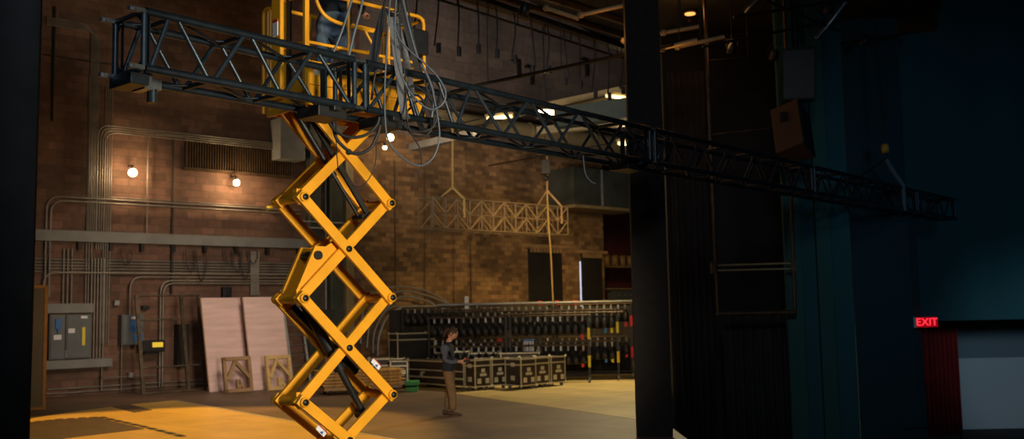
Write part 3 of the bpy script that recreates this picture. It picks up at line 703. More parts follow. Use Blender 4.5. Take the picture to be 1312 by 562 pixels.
l = light('down_light_glow', 'POINT', PZ(884, 14, SZ - .35), (0, 0, 0), 10, (1, .45, .12), .1)
light('rig_pipe_fill', 'POINT', PY(872, 66, 17.9) - V((0, 0, .25)), (0, 0, 0), 5, (1, .42, .1), .1)  # added orange point without a fixture, warms the pipes from below
light('rig_pipe_fill', 'POINT', PY(785, 26, 17.3) - V((0, 0, .3)), (0, 0, 0), 6, (1, .42, .1), .1)  # second added point, for the top centre pipe
# silver flexible ducts / conduits in the rig
for k, (pts, d, r, lb) in enumerate((([(1084, 2), (1072, 18), (1058, 36), (1046, 50)], 19.5, .05, 'silver flexible conduit in the dark rig above the speakers'), ([(972, -2), (962, 8), (955, 15)], 19, .06, 'silver flexible conduit at the top edge left of the speakers'))):
    P = [PY(x, y, d + i * .1) for i, (x, y) in enumerate(pts)]; m = MB(); S_ = smooth(P, 10)
    m.path(S_, [r * (1 + .35 * (i % 2)) for i in range(len(S_))], 10); tag(m.build('flexible_conduit', MT['silver']), lb, 'conduit')
for xa, ya, xb, yb, d, lb in ((900, 60, 1090, 22, 20, 'dark rig pipe running across above the speakers'), (980, 0, 1075, 40, 19, 'dark rig pipe slanting down to the silver flexible conduit'), (905, 78, 1010, 70, 21, 'dark horizontal pipe at the top of the upright pipe frame'), (940, 22, 1120, -6, 19.6, 'dark rig pipe near the top edge above the speakers'), (1035, 62, 1180, 40, 22, 'dark rig pipe right of the speakers')):
    a, b = PY(xa, ya, d), PY(xb, yb, d + .8); m = MB(); m.tube(a, b, .03, 8)
    mid = (a + b) / 2; m.tube(mid, V((mid.x, mid.y, SZ)), .01, 6); tag(m.build('rig_pipe', MT['dark_iron']), lb, 'pipe')
for px, py, d, lb in ((1062, 10, 19.3, 'small black stage light hanging near the top edge'), (1108, 52, 22, 'small black stage light under the rig right of the speakers'), (938, 62, 20.5, 'small black stage light hanging above the pipe frame'), (992, 70, 20.7, 'small black stage light left of the upper speaker'), (672 + 0, 13, 17.5, 'small black stage light at top centre')):
    P = PY(px, py, d); m = MB(); m.lathe(P, [(.05, .12), (.09, .05), (.10, -.1), (.08, -.12)], 12, (.2, -.3, 1)); m.tube(P + V((0, 0, .1)), V((P.x, P.y, SZ)), .012, 6); m.path([P + V((-.12, 0, 0)), P + V((-.12, 0, .2)), P + V((.12, 0, .2)), P + V((.12, 0, 0))], .01, 6)
    tag(m.build('stage_light', MT['black_paint']), lb, 'stage light')

# ================================================================== MAIN BOX TRUSS
TA = PZ(175, 12, 4.67); TBp = PZ(1224, 256, 4.67); TD = (TBp - TA).normalized(); TL = (TBp - TA).length; TN = V((-TD.y, TD.x, 0)); TH = .482
# at world z: top chord centre 4.67; TN points away from the camera
tr = empty('box_truss', TA - V((0, 0, TH)), 0, 'long dark steel box truss hanging level across the stage in front of the lift', 'truss')
TW = .47
def TP(L, w_, h): return TA + TD * L + TN * (TW * w_) + V((0, 0, TH * (h - 1)))
def L_at(px):
    lo, hi = -1, 30
    for _ in range(40):
        mid = (lo + hi) / 2
        if proj(TP(mid, 0, .5))[0] < px: lo = mid
        else: hi = mid
    return lo
J = [0, L_at(461), L_at(836), L_at(1042), L_at(1175), TL]
RC, RB = .037, .021
nodes = [[L_at(222), L_at(317), L_at(403.5)], [L_at(x) for x in (512, 558, 606, 679, 743, 800)], None, None, None]
for i in (2, 3, 4):
    a, b = J[i], J[i + 1]; n = max(2, round((b - a) / 1.0)); nodes[i] = [a + (b - a) * (k + .5) / n for k in range(n)]
for i in range(5):
    a, b = J[i] + .02, J[i + 1] - .02
    m = MB()
    for w_ in (0, 1):
        for h in (0, 1): m.tube(TP(a + .06, w_, h), TP(b - .06, w_, h), RC, 14)
    sec = m.build('truss_section', MT['truss_steel'], tr)
    for e in (a + .05, b - .05):       # end frames
        m = MB()
        for w_ in (0, 1): m.tube(TP(e, w_, .03), TP(e, w_, .97), .026, 12)
        for h in (0, 1): m.tube(TP(e, .03, h), TP(e, .97, h), .024, 12)
        m.build('end_frame', MT['truss_tube'], sec)
        sgn = 1 if e < (a + b) / 2 else -1
        for w_ in (0, 1):
            m = MB()
            m.prism([TP(e + .05 * sgn, w_, .06), TP(e + .05 * sgn, w_, .94), TP(e + .035 * sgn, w_ + (.14 if w_ == 0 else -.14), .94), TP(e + .035 * sgn, w_ + (.14 if w_ == 0 else -.14), .06)], TD * .008 * sgn)
            m.prism([TP(e, w_, .04), TP(e, w_, .25), TP(e, w_ + (.25 if w_ == 0 else -.25), .04)], TD * .01)
            m.prism([TP(e, w_, .96), TP(e, w_, .75), TP(e, w_ + (.25 if w_ == 0 else -.25), .96)], TD * .01)
            m.build('gusset_plate', MT['truss_steel'], sec)
        for w_ in (0, 1):
            for h in (0, 1):
                c = TP(e - sgn * .07, w_, h); m = MB()
                for q_ in (-1, 1): m.bar(c - TD * .07 + TN * .018 * q_, c + TD * .07 + TN * .018 * q_, .01, .035)
                m.tube(c - TN * .05 - TD * .03 * sgn, c + TN * .05 - TD * .03 * sgn, .012, 8);
                m.build('fork_connector', MT['bolt_silver'], sec)
    ns = nodes[i]
    ends = [a + .08] + [(ns[k] + ns[k + 1]) / 2 for k in range(len(ns) - 1)] + [b - .08]
    for k, nd in enumerate(ns):
        for w_ in (0, 1):
            sh = .0 if w_ == 0 else .0
            for q_, e in ((-1, ends[k]), (1, ends[k + 1])):
                m = MB(); m.tube(TP(nd + .05 * q_, w_, .95), TP(e - .04 * q_, w_, .05), RB, 10); m.build('diagonal_brace', MT['truss_tube'], sec)
        for h in (0, 1):
            e = nd if h == 1 else ends[k + 1]
            m = MB(); m.tube(TP(e, .03, h), TP(e, .97, h), RB * 1.1, 10)
            m.prism([TP(e - .14, .93, h), TP(e + .14, .93, h), TP(e, .7, h)], V((0, 0, .008)))
            m.build('cross_brace', MT['truss_steel'], sec)
            if k < len(ns) - 1 or h == 0:
                m = MB(); m.tube(TP(e, .03, h), TP(e + (ns[min(k + 1, len(ns) - 1)] - nd) * (1 if k < len(ns) - 1 else -.4) * (1 if h else .9), .97, h), RB * .8, 8); m.build('lacing_brace', MT['truss_steel'], sec)
# things bolted to the truss
g = TP(.12, .1, 0); t = empty('power_box', TP(.3, .5, -.35), 0, 'dark junction box strapped beneath the near left end of the truss', 'junction box')
m = MB(); m.bar(TP(.0, .55, -.15), TP(.17, .55, -.15), .36, .10); m.build('housing', MT['truss_steel'], t, bevel=.01)
m = MB(); m.bar(TP(.17, .55, -.13), TP(.24, .55, -.13), .2, .14); m.build('end_bracket', MT['bolt_silver'], t)
t = empty('pipe_stub', TP(.42, .9, -.45), 0, 'short pipe clamp stub pointing down from the rear lower chord near the left end', 'clamp')
m = MB(); m.tube(TP(.42, 1, -.04), TP(.42, 1, -.36), .045, 14); m.build('stub', MT['truss_tube'], t)
m = MB(); m.bar(TP(.36, 1, -.03), TP(.48, 1, -.03), .11, .09); m.build('clamp', MT['bolt_silver'], t)
for px, lb, w_ in ((430, 'black padded clamp box beneath the first truss joint', .36), (820, 'black clamp box beneath the second truss joint', .5), (505, 'dark fixture box below the truss under the cable bundle', .32)):
    L = L_at(px); t = MB(); t.bar(TP(L - w_ / 2, .45, -.16), TP(L + w_ / 2, .45, -.16), .34, .11); t.bar(TP(L - .05, .45, -.1), TP(L + .05, .45, -.1), .5, .05); tag(t.build('clamp_box', MT['black_paint'], bevel=.01), lb, 'clamp')

# ================================================================== SCISSOR LIFT
LC = V((-2.01, 11.23, 0)); LE = V((.724, .69, 0)).normalized(); LANG = math.atan2(LE.y, LE.x)
lift = empty('scissor_lift', LC, LANG, 'tall yellow scissor lift raised on crossed arms with a railed platform', 'scissor lift')
def arm(a, b, y, w_, th, y_mid=None):
    m = MB(); m.bar((a[0], y, a[1]), (b[0], y, b[1]), th, w_, (0, 1, 0) if 0 else (0, 0, 1)); return m
NZ = [.10 + 0, 1.195, 2.29, 3.375, 4.46]; HX = .575
def arm_part(x0, z0, x1, z1, y, parent):
    a, b = V((x0, y, z0)), V((x1, y, z1)); d = (b - a).normalized()
    m = MB(); m.bar(a - d * .06, b + d * .06, .05, .118, (0, 0, 1)); 
    o = m.build('scissor_arm', MT['lift_yellow'], parent, local=True, bevel=.008); return o
for lev in range(4):
    z0, z1 = NZ[lev], NZ[lev + 1]
    if lev == 0: z0 = .42
    x0s = HX if lev else HX * .72
    for side in (-1, 1):
        # outer '\' arm (upper-left to lower-right), inner '/' arm ; near side is -1
        yo, yi = side * .25, side * .19
        a1_ = arm_part(-HX, z1, x0s, z0, yo, lift); a2_ = arm_part(-x0s, z0, HX, z1, yi, lift)
        zc = (z0 + z1) / 2 if lev else z0 + (z1 - z0) * x0s / (x0s + HX)
        m = MB(); m.lathe((0, side * .285, zc), [(.0, -.012), (.035, -.012), (.035, .012), (.0, .012)], 14, (0, 1, 0)); m.build('centre_pin', MT['pin_dark'], a1_, local=True)
for lev in range(1, 5):
    z = NZ[lev]
    for sx in (-1, 1):
        m = MB(); m.tube((sx * HX, -.30, z), (sx * HX, .30, z), .033, 14); p = m.build('pivot_pin', MT['pin_dark'], lift, local=True)
        m = MB(); m.tube((sx * HX, -.17, z), (sx * HX, .17, z), .05, 14)
        if sx < 0: m.bar((sx * HX, -.14, z + .015), (sx * HX, -.14, z + .1), .06, .08)
        m.build('cross_tube', MT['lift_yellow'], p, local=True)
        for s_ in (-1, 1):
            m = MB(); m.lathe((sx * HX, s_ * .29, z), [(.0, -.02), (.052, -.02), (.052, .02), (.0, .02)], 18, (0, 1, 0)); m.build('pin_boss', MT['lift_yellow'], p, local=True)
            m = MB(); m.lathe((sx * HX, s_ * .315, z), [(.0, -.008), (.034, -.008), (.034, .008), (.0, .008)], 16, (0, 1, 0)); m.build('pin_head', MT['pin_dark'], p, local=True)
# bracket of the cylinder near the second level
for y in (-.16, .12):
    m = MB(); m.prism([(-.60, y, 2.36), (-.36, y, 2.86), (-.22, y, 2.86), (.0, y, 3.0), (.03, y, 2.86), (-.5, y, 2.28)], (0, .04, 0)); m.build('cylinder_bracket', MT['lift_yellow'], lift, local=True)
m = MB(); m.tube((-.33, -.19, 2.76), (-.33, .19, 2.76), .05, 14); m.build('bracket_pin', MT['pin_dark'], lift, local=True)
def cyl(a, b, ra, rb, name):
    a, b = V(a), V(b); mid = a.lerp(b, .58); m = MB(); m.tube(a, mid, ra, 16); m.tube(mid - (b - a).normalized() * .03, mid + (b - a).normalized() * .03, ra * 1.15, 16)
    o = m.build(name, MT['black_paint'], lift, local=True); m = MB(); m.tube(mid, b, rb, 14); m.build('piston_rod', MT['pin_dark'], o, local=True)
    m = MB(); m.tube(b - V((0, .1, 0)), b + V((0, .1, 0)), rb * 1.5, 12); m.build('rod_eye', MT['dark_iron'], o, local=True)
cyl((-.42, .0, 2.28), (.38, .0, .98), .06, .04, 'hydraulic_cylinder')
cyl((-.52, -.02, 4.35), (.32, -.02, 3.22), .032, .022, 'hydraulic_cylinder')
m = MB(); m.bar((-.40, -.11, 4.32), (.40, -.11, 3.22), .035, .06); m.build('cable_track', MT['dark_iron'], lift, local=True)
m = MB(); m.bar((-.5, .09, 2.2), (.35, .09, 1.45), .05, .08); m.build('cable_track', MT['dark_iron'], lift, local=True)
# decals
for (xa, za, rot) in ((.36, 1.55, -1), (-.36, .88, -1)):
    m = MB(); c = V((xa, -.2775, za)); d = V((1.17, 0, -1.09)).normalized(); u = V((1.09, 0, 1.17)).normalized()
    m.prism([c - d * .07 - u * .032, c + d * .07 - u * .032, c + d * .07 + u * .032, c - d * .07 + u * .032], (0, -.002, 0)); o = m.build('warning_decal', MT['label_white'], lift, local=True)
    m = MB(); m.prism([c - d * .07 + u * .02, c + d * .07 + u * .02, c + d * .07 + u * .032, c - d * .07 + u * .032], (0, -.004, 0)); m.build('red_strip', MT['label_red'], o, local=True)
    m = MB(); m.prism([c - d * .01 - u * .024, c + d * .035 - u * .024, c + d * .02 + u * .01], (0, -.004, 0)); m.build('pictogram', MT['label_blue'], o, local=True)
# chassis (out of frame)
m = MB(); m.box((.1, 0, .30), (1.75, .62, .24)); m.build('chassis', MT['lift_yellow_dull'], lift, local=True, bevel=.02)
for sx in (-.6, .8):
    for y in (-.34, .34): m = MB(); m.lathe((sx, y, .17), [(.05, -.06), (.17, -.06), (.17, .06), (.05, .06)], 22, (0, 1, 0)); m.build('wheel', MT['black_rubber'], lift, local=True)
# platform
X0, X1, Y0, Y1, ZD = -.62, 1.0, -.40, .40, 4.52
pf = MB(); pf.box(((X0 + X1) / 2, 0, ZD), (X1 - X0, Y1 - Y0, .05)); pf = pf.build('platform', MT['lift_yellow_dull'], lift, local=True)
def part(m, name, mt, parent=None, bevel=0): return m.build(name, MT[mt], parent or pf, local=True, bevel=bevel)
m = MB(); m.box((X0, 0, 4.47), (.03, Y1 - Y0, .26)); m.box(((X0 + X1) / 2, Y0, 4.47), (X1 - X0, .03, .22)); m.box(((X0 + X1) / 2, Y1, 4.47), (X1 - X0, .03, .22)); part(m, 'side_beam', 'lift_yellow')
m = MB(); m.box(((X0 + X1) / 2, Y0, 4.72), (X1 - X0 - .05, .02, .26)); m.box(((X0 + X1) / 2, Y1, 4.72), (X1 - X0 - .05, .02, .26)); part(m, 'toe_board', 'lift_yellow')
for xx in (X0 + .12, X0 + .62, X0 + 1.15):
    m = MB(); m.box((xx, Y0 - .012, 4.74), (.045, .004, .09)); part(m, 'decal', 'label_white')
RR = .022
def rail(pts, nm='guard_rail', r=RR, mt='lift_yellow'):
    m = MB(); m.path(pts, r, 10); part(m, nm, mt)
def corner(p, q, s, r=.1, n=5):       # rounded corner helper
    p, q, s = V(p), V(q), V(s); a = q + (p - q).normalized() * r; b = q + (s - q).normalized() * r
    return [a * (1 - t) ** 2 + q * 2 * t * (1 - t) + b * t * t for t in [i / n for i in range(n + 1)]]
ZR, ZM = 5.62, 5.05
for y in (Y0, Y1):
    a, b, c, d = V((X0, y, ZD)), V((X0, y, ZR)), V((X1, y, ZR)), V((X1, y, ZD))
    rail([a] + corner(a, b, c) + corner(b, c, d) + [d])
    rail([V((X0, y, ZM)), V((X1, y, ZM))], 'mid_rail', .018)
    for x in (X0 + .55, X0 + 1.1): rail([V((x, y, ZD)), V((x, y, ZR))], 'rail_post', .02)
for x in (X0, X1):
    rail([V((x, Y0, ZM)), V((x, Y1, ZM))], 'mid_rail', .018)
    rail([V((x, Y0, ZR - .03)), V((x, Y1, ZR - .03))], 'end_rail', .02)
# left end: rear hoop, entry gate mast
hp = [V((X0, .50, 4.4)), V((X0, .50, 5.60)), V((X0, .34, 5.60)), V((X0, .34, 4.4))]
rail([hp[0]] + corner(hp[0], hp[1], hp[2], .07) + corner(hp[1], hp[2], hp[3], .07) + [hp[3]], 'entry_hoop')
m = MB(); m.box((X0 - .02, .13, 5.25), (.08, .20, 1.5)); part(m, 'gate_mast', 'lift_yellow', bevel=.015)
m = MB(); m.box((X0 - .065, .13, 5.29), (.008, .10, .16)); o = part(m, 'mast_label', 'label_white'); m = MB(); m.box((X0 - .067, .13, 5.38), (.01, .10, .03)); m.build('label_header', MT['label_red'], o, local=True)
m = MB(); m.box((X0, -.05, 5.1), (.04, .05, 1.2)); part(m, 'gate_post', 'pin_dark')
m = MB(); m.box((X0 - .0, Y0, 5.1), (.055, .055, 1.25)); part(m, 'corner_post', 'lift_yellow', bevel=.008)
# dipping rail on the near side
lp = [(403, -14), (406, 2), (414, 17), (426, 26), (446, 33), (478, 40)]
def near_side(px, py, y=Y0 + .07):
    v = ray(px, py); n = V((LE.y, -LE.x, 0)); o_ = LC + V((-LE.y, LE.x, 0)) * y; t = (o_ - CAM).dot(n) / v.dot(n); return WM[lift.name].inverted() @ (CAM + v * t)
rail(smooth([near_side(*p) for p in lp], 4), 'dipped_rail', .022)
rail([near_side(468, 40), near_side(482, 66)], 'rail_brace', .018)
rail([near_side(426, 62), near_side(482, 68)], 'short_rail', .018)
m = MB(); m.box((X1 - .1, Y0 + .02, 5.3), (.25, .18, .3)); part(m, 'control_box', 'black_paint', bevel=.02)
# round foot plate items under platform
m = MB(); m.box((.1, 0, 4.42), (1.3, .5, .06)); part(m, 'under_frame', 'lift_yellow_dull')

# ================================================================== PEOPLE
def skinned(name, chains, joints, regions, mats, parent, sub=2):
    """joints: name->(pos, radius); chains: lists of joint names; regions(v)->material index"""
    names = list(joints); idx = {n: i for i, n in enumerate(names)}
    me = bpy.data.meshes.new(name); ed = set()
    for c in chains:
        for a, b in zip(c, c[1:]): ed.add((idx[a], idx[b]))
    me.from_pydata([joints[n][0] for n in names], list(ed), []); o = bpy.data.objects.new(name + '_rig', me); COL.objects.link(o)
    sk = o.modifiers.new('s', 'SKIN'); sk.use_smooth_shade = True; sk.branch_smoothing = .4
    for i, n in enumerate(names):
        r = joints[n][1]; r = r if isinstance(r, tuple) else (r, r); me.skin_vertices[0].data[i].radius = r
        me.skin_vertices[0].data[i].use_root = (n == 'pelvis')
    sb = o.modifiers.new('d', 'SUBSURF'); sb.levels = sub; sb.render_levels = sub
    bpy.context.view_layer.update()
    m2 = bpy.data.meshes.new_from_object(o.evaluated_get(bpy.context.evaluated_depsgraph_get())); bpy.data.objects.remove(o)
    m2.name = name; m2.materials.clear()
    for q_ in mats: m2.materials.append(q_)
    for p in m2.polygons:
        p.material_index = regions(p.center); p.use_smooth = True
    b = bpy.data.objects.new(name, m2); COL.objects.link(b); b.parent = parent; WM[b.name] = WM[parent.name]; return b
def hand(J_, C_, side, wrist, dirv, palm_n, curl=.5, size=1.0):
    """palm + five fingers as chains; dirv: along fingers, palm_n: out of the palm"""
    d = V(dirv).normalized(); n = V(palm_n).normalized(); x = d.cross(n).normalized()
    wn = side + 'wrist'; pal = side + 'palm'; J_[pal] = (V(wrist) + d * .045 * size, (.022 * size, .036 * size)); C_.append([wn, pal])
    for k, (off, L) in enumerate(((-.030, .055), (-.010, .068), (.010, .064), (.029, .05))):
        p0 = V(wrist) + d * .085 * size + x * off * size; prev = pal; q_ = p0; dd = d.copy()
        for j in range(3):
            nm = '%sf%d%d' % (side, k, j); J_[nm] = (q_, .0088 * size); C_.append([prev, nm]); prev = nm
            dd = (dd + n * curl * .5 * (j + 1)).normalized(); q_ = q_ + dd * L * .5 * size
    p0 = V(wrist) + d * .03 * size - x * .042 * size; dd = (d - x * .6 + n * .4).normalized(); prev = pal
    for j in range(3):
        nm = '%st%d' % (side, j); J_[nm] = (p0, .010 * size); C_.append([prev, nm]); prev = nm; p0 = p0 + dd * .03 * size; dd = (dd + n * curl * .3).normalized()
def head(parent, c, R3, skin='skin', hair='hair_brown', s=1.0, pony=True):
    """sculpted head, local frame +x is forward"""
    m = MB(); n = 28; k = 18; vs = []
    for i in range(k + 1):
        t = math.pi * i / k
        for j in range(n):
            a = 2 * math.pi * j / n; x = math.sin(t) * math.cos(a); y = math.sin(t) * math.sin(a); z = math.cos(t)
            X = x * .098; Y = y * .074; Z_ = z * .118
            if z < 0: X *= 1 - .22 * (-z) if x < 0 else 1 - .05 * (-z); Y *= 1 - .25 * (-z)
            fr = max(0, x)
            if fr > .55:
                w_ = math.exp(-(y / .16) ** 2)
                X += .022 * w_ * math.exp(-((z + .18) / .16) ** 2)          # nose
                X += .006 * math.exp(-(y / .3) ** 2) * math.exp(-((z + .48) / .06) ** 2) # lips
                X += .009 * math.exp(-(y / .25) ** 2) * math.exp(-((z + .80) / .12) ** 2) # chin
                X -= .010 * math.exp(-((abs(y) - .38) / .16) ** 2) * math.exp(-((z - .02) / .12) ** 2) # eye sockets
                X += .005 * math.exp(-((z - .2) / .08) ** 2)                 # brow
            vs.append(V(c) + R3 @ V((X, Y, Z_)) * s)
    fs = []
    for i in range(k):
        for j in range(n):
            a = i * n + j; b = i * n + (j + 1) % n; fs.append((a, b, b + n, a + n))
    m.add(vs, fs, 0, True)
    for sy in (-1, 1):
        m.add([V(c) + R3 @ (V((-.005, sy * .078, -.005)) + V((math.cos(a) * .018, sy * .008 * (1 + math.sin(a)), math.sin(a) * .03))) * s for a in [2 * math.pi * q_ / 10 for q_ in range(10)]], [tuple(range(10))], 0, True)
        m.ball(V(c) + R3 @ V((-.005, sy * .076, -.005)) * s, .024 * s, 10, 0, (.7, .35, 1.2))
    o = m.build('head', MT[skin], parent)
    e = MB()
    for sy in (-1, 1): e.ball(V(c) + R3 @ V((.083, sy * .030, .0)) * s, .011 * s, 10)
    e.build('eye', MT['dark_shirt'], o)
    h = MB(); vs = []; n = 24; k = 12
    for i in range(k + 1):
        t = math.pi * .62 * i / k
        for j in range(n):
            a = 2 * math.pi * j / n; x = math.sin(t) * math.cos(a); y = math.sin(t) * math.sin(a); z = math.cos(t)
            lim = .25 if x > .3 else (-.35)
            if z < lim: 
                z = lim; q_ = math.sqrt(max(0, 1 - z * z)); L_ = math.hypot(x, y) or 1; x, y = x / L_ * q_, y / L_ * q_
            vs.append(V(c) + R3 @ V((x * .104 - .008, y * .080, z * .124)) * s)
    fs = []
    for i in range(k):
        for j in range(n):
            a = i * n + j; b = i * n + (j + 1) % n; fs.append((a, b, b + n, a + n))
    h.add(vs, fs, 0, True); h.build('hair', MT[hair], parent)
    if pony:
        h = MB(); h.path(smooth([V(c) + R3 @ V(p) * s for p in ((-.095, 0, .03), (-.135, 0, .0), (-.14, 0, -.08), (-.125, 0, -.16))], 4), [.02, .03, .034, .036, .036, .036, .034, .03, .028, .024, .02, .014, .006], 10); h.build('ponytail', MT[hair], parent)
    return o
# -- standing man by the cases
MP = PZ(577, 532, 0); MP.z = .008
face = math.atan2(-.25, 1)   # he faces screen right, a little towards the camera
man = empty('person', MP, face, 'ponytailed person in dark vest and brown trousers looking down at a handheld device', 'person')
Jm = {'pelvis': ((-.02, 0, .94), (.125, .16)), 'belly': ((-.01, 0, 1.08), (.118, .15)), 'chest': ((-.035, 0, 1.30), (.125, .17)), 'neckb': ((-.03, 0, 1.46), (.075, .09)), 'neck': ((.015, 0, 1.53), .052), 'skull': ((.04, 0, 1.60), .06)}
Cm = [['pelvis', 'belly', 'chest', 'neckb', 'neck', 'skull']]
for sd, y in (('l', .1), ('r', -.1)):
    fx = .12 if sd == 'r' else -.06
    Jm[sd + 'hip'] = ((-.02, y * .95, .86), .118); Jm[sd + 'knee'] = ((.0 + fx * .6, y * 1.0, .49), .096); Jm[sd + 'calf'] = ((fx * .8 - .01, y, .32), .092); Jm[sd + 'ank'] = ((fx - .03, y, .10), .080)
    Cm.append(['pelvis', sd + 'hip', sd + 'knee', sd + 'calf', sd + 'ank'])
    Jm[sd + 'sho'] = ((-.03, y * 1.75, 1.40), .078); Jm[sd + 'elb'] = ((-.03, y * 2.25, 1.12), .052); Jm[sd + 'farm'] = ((.10, y * 1.9, 1.08), .045); Jm[sd + 'wrist'] = ((.245, y * .85, 1.09), .03)
    Cm.append(['chest', sd + 'sho', sd + 'elb', sd + 'farm', sd + 'wrist']); hand(Jm, Cm, sd, Jm[sd + 'wrist'][0], (.95, -y * 2.0, .0), (0, -y * 6, .5) if 0 else (.1, -y * 9, .3), .5, 1.05)
def reg(c):
    if c.z > 1.49 and abs(c.y) < .09: return 3
    if c.x > .22 and c.z > .95: return 3
    if c.z > 1.0 and (abs(c.y) > .155 or (c.x > .1 and c.z < 1.2 and abs(c.y) > .09)): return 1
    if c.z > .90: return 0
    return 2
skinned('body', Cm, Jm, reg, [MT['navy_vest'], MT['sleeve_grey'], MT['khaki'], MT['skin']], man)
Rm = (Matrix.Rotation(face, 3, 'Z') @ Matrix.Rotation(R_(32), 3, 'Y'))
head(man, MP + Matrix.Rotation(face, 3, 'Z') @ V((.075, 0, 1.655)), Rm, s=1.06)
def shoe(parent, x, y, mt='shoe_brown', z=0, ln=.29):
    m = MB(); prof = [(-.10, .035, .10), (-.06, .042, .11), (.0, .045, .095), (.06, .048, .07), (.12, .048, .055), (.17, .038, .045), (.19, .02, .03)]
    vs = []; n = 10
    for px_, hw, hh in prof:
        for j in range(n):
            a = 2 * math.pi * j / n; yy = hw * math.cos(a); zz = hh / 2 + hh / 2 * math.sin(a); vs.append(V((x + px_, y + yy, z + max(0.0, zz))))
    fs = []
    for i in range(len(prof) - 1):
        for j in range(n): a = i * n + j; b = i * n + (j + 1) % n; fs.append((a, b, b + n, a + n))
    m.add(vs, fs, 0, True); m.add(vs[:n], [tuple(range(n))]); m.add(vs[-n:], [tuple(range(n))]); m.build('shoe', MT[mt], parent, local=True)
shoe(man, .10, -.1); shoe(man, -.09, .1)
dv = empty('remote_control', WM[man.name] @ V((.36, 0, 1.10)), face, 'dark and red handheld device held by the standing person', 'handheld device')
m = MB(); m.box((0, 0, 0), (.12, .17, .05)); m.build('casing', MT['black_paint'], dv, local=True, bevel=.01)
m = MB(); m.box((.01, 0, .032), (.08, .10, .02)); m.build('keypad', MT['red_plastic'], dv, local=True, bevel=.004)
# -- worker on the platform (seen from behind, hips and legs)
WPx = WM[lift.name] @ V((.02, .02, ZD + .025))
wr = empty('person', WPx, R_(75), 'person in blue jeans and dark shirt standing on the lift platform', 'person')
Jw = {'pelvis': ((0, -.05, .93), (.20, .26)), 'seat': ((-.05, -.05, .86), (.20, .25)), 'belly': ((.03, 0, 1.08), (.12, .165)), 'chest': ((.10, 0, 1.32), (.13, .19)), 'neckb': ((.14, 0, 1.47), (.07, .085)), 'neck': ((.16, 0, 1.54), .05), 'skull': ((.18, 0, 1.60), .06)}
Cw = [['pelvis', 'belly', 'chest', 'neckb', 'neck', 'skull'], ['pelvis', 'seat']]
for sd, y in (('l', .11), ('r', -.11)):
    Jw[sd + 'hip'] = ((-.01, y * 1.1, .76), .145); Jw[sd + 'knee'] = ((.05, y * 1.3, .45), .10); Jw[sd + 'ank'] = ((-.02, y * 1.3, .10), .06)
    Cw.append(['pelvis', sd + 'hip', sd + 'knee', sd + 'ank'])
    Jw[sd + 'sho'] = ((.10, y * 1.8, 1.42), .08); Jw[sd + 'elb'] = ((.18, y * 2.4, 1.16), .052); Jw[sd + 'wrist'] = ((.40, y * 1.6, 1.14), .032)
    Cw.append(['chest', sd + 'sho', sd + 'elb', sd + 'wrist']); hand(Jw, Cw, sd, Jw[sd + 'wrist'][0], (1, 0, -.1), (0, 0, -1), .5)
skinned('body', Cw, Jw, lambda c: 2 if (c.x > .38 or c.z > 1.5) else (1 if c.z > 1.0 else 0), [MT['jeans'], MT['dark_shirt'], MT['skin']], wr)
head(wr, WPx + Matrix.Rotation(R_(75), 3, 'Z') @ V((.20, 0, 1.66)), Matrix.Rotation(R_(75), 3, 'Z') @ Matrix.Rotation(R_(15), 3, 'Y'), pony=False)
shoe(wr, -.0, .145, 'dark_shirt'); shoe(wr, -.0, -.145, 'dark_shirt')

# ================================================================== HOIST CABLES over the truss
def cab(px, d, r, mt, name, label, cat='cable', n=8, group=None):
    P = []
    for q_ in px:
        dd = q_[2] if len(q_) > 2 else d; P.append(PY(q_[0], q_[1], dd))
    m = MB(); m.path(smooth(P, 6), r, n); return tag(m.build(name, MT[mt]), label, cat, group)
DT = TP(L_at(512), 0, 1).y       # depth of the truss at the pick point
cab([(453, -8), (447, 12), (438, 40), (426, 70)], DT - .35, .013, 'grey_cable', 'power_cable', 'straight grey cable coming down left, outer of the pair', )
cab([(466, -8), (462, 12), (454, 42), (446, 76)], DT - .35, .014, 'grey_cable', 'power_cable', 'straight grey cable coming down left, inner of the pair')
cab([(500, -6), (497, 40), (493, 110), (494, 160), (500, 185), (520, 205), (540, 212), (556, 200), (563, 175), (560, 145), (555, 120)], DT - .22, .010, 'grey_cable', 'power_cable', 'grey cable hanging in the largest loop below the truss')
cab([(508, -6), (506, 30), (508, 70), (518, 105), (534, 128), (552, 140), (567, 133), (571, 118), (562, 100), (545, 82), (526, 66), (512, 50), (505, 30)], DT - .25, .010, 'grey_cable', 'power_cable', 'grey cable looping wide to the right above the truss')
cab([(515, -6), (523, 30), (534, 70), (549, 100), (556, 125), (553, 150)], DT - .2, .013, 'grey_cable', 'power_cable', 'thick grey cable sweeping down to the right over the truss')
cab([(511, -6), (513, 40), (519, 100), (523, 160), (538, 190), (540, 212), (536, 226)], DT - .15, .008, 'black_rubber', 'thin_cable', 'thin black cable with a loose end below the truss')
cab([(520, -6), (528, 40), (540, 90), (556, 140), (566, 152)], DT + .3, .011, 'black_rubber', 'power_cable', 'black cable behind the grey cables above the truss')
cab([(494, -6), (489, 30), (484, 70), (478, 112), (476, 128)], DT - .1, .012, 'black_rubber', 'power_cable', 'black cable beside the dark sling')
cab([(427, 148), (430, 175), (445, 192), (458, 197), (474, 190), (484, 172), (487, 160)], DT - .25, .017, 'black_rubber', 'power_cable', 'thick black cable loop below the truss in front of the lift arms, the lower one')
cab([(418, 150), (430, 168), (450, 176), (470, 172), (483, 160), (486, 150)], DT - .3, .016, 'black_rubber', 'power_cable', 'thick black cable loop below the truss, the upper one')
cab([(480, 168), (482, 200), (475, 225), (462, 239), (450, 236)], DT - .1, .006, 'black_rubber', 'thin_cable', 'thin black cable hanging in front of the upper scissor arms')
cab([(432, 152), (431, 185), (433, 215)], DT - .1, .006, 'black_rubber', 'thin_cable', 'very thin black cable straight down in front of the upper scissor arms')
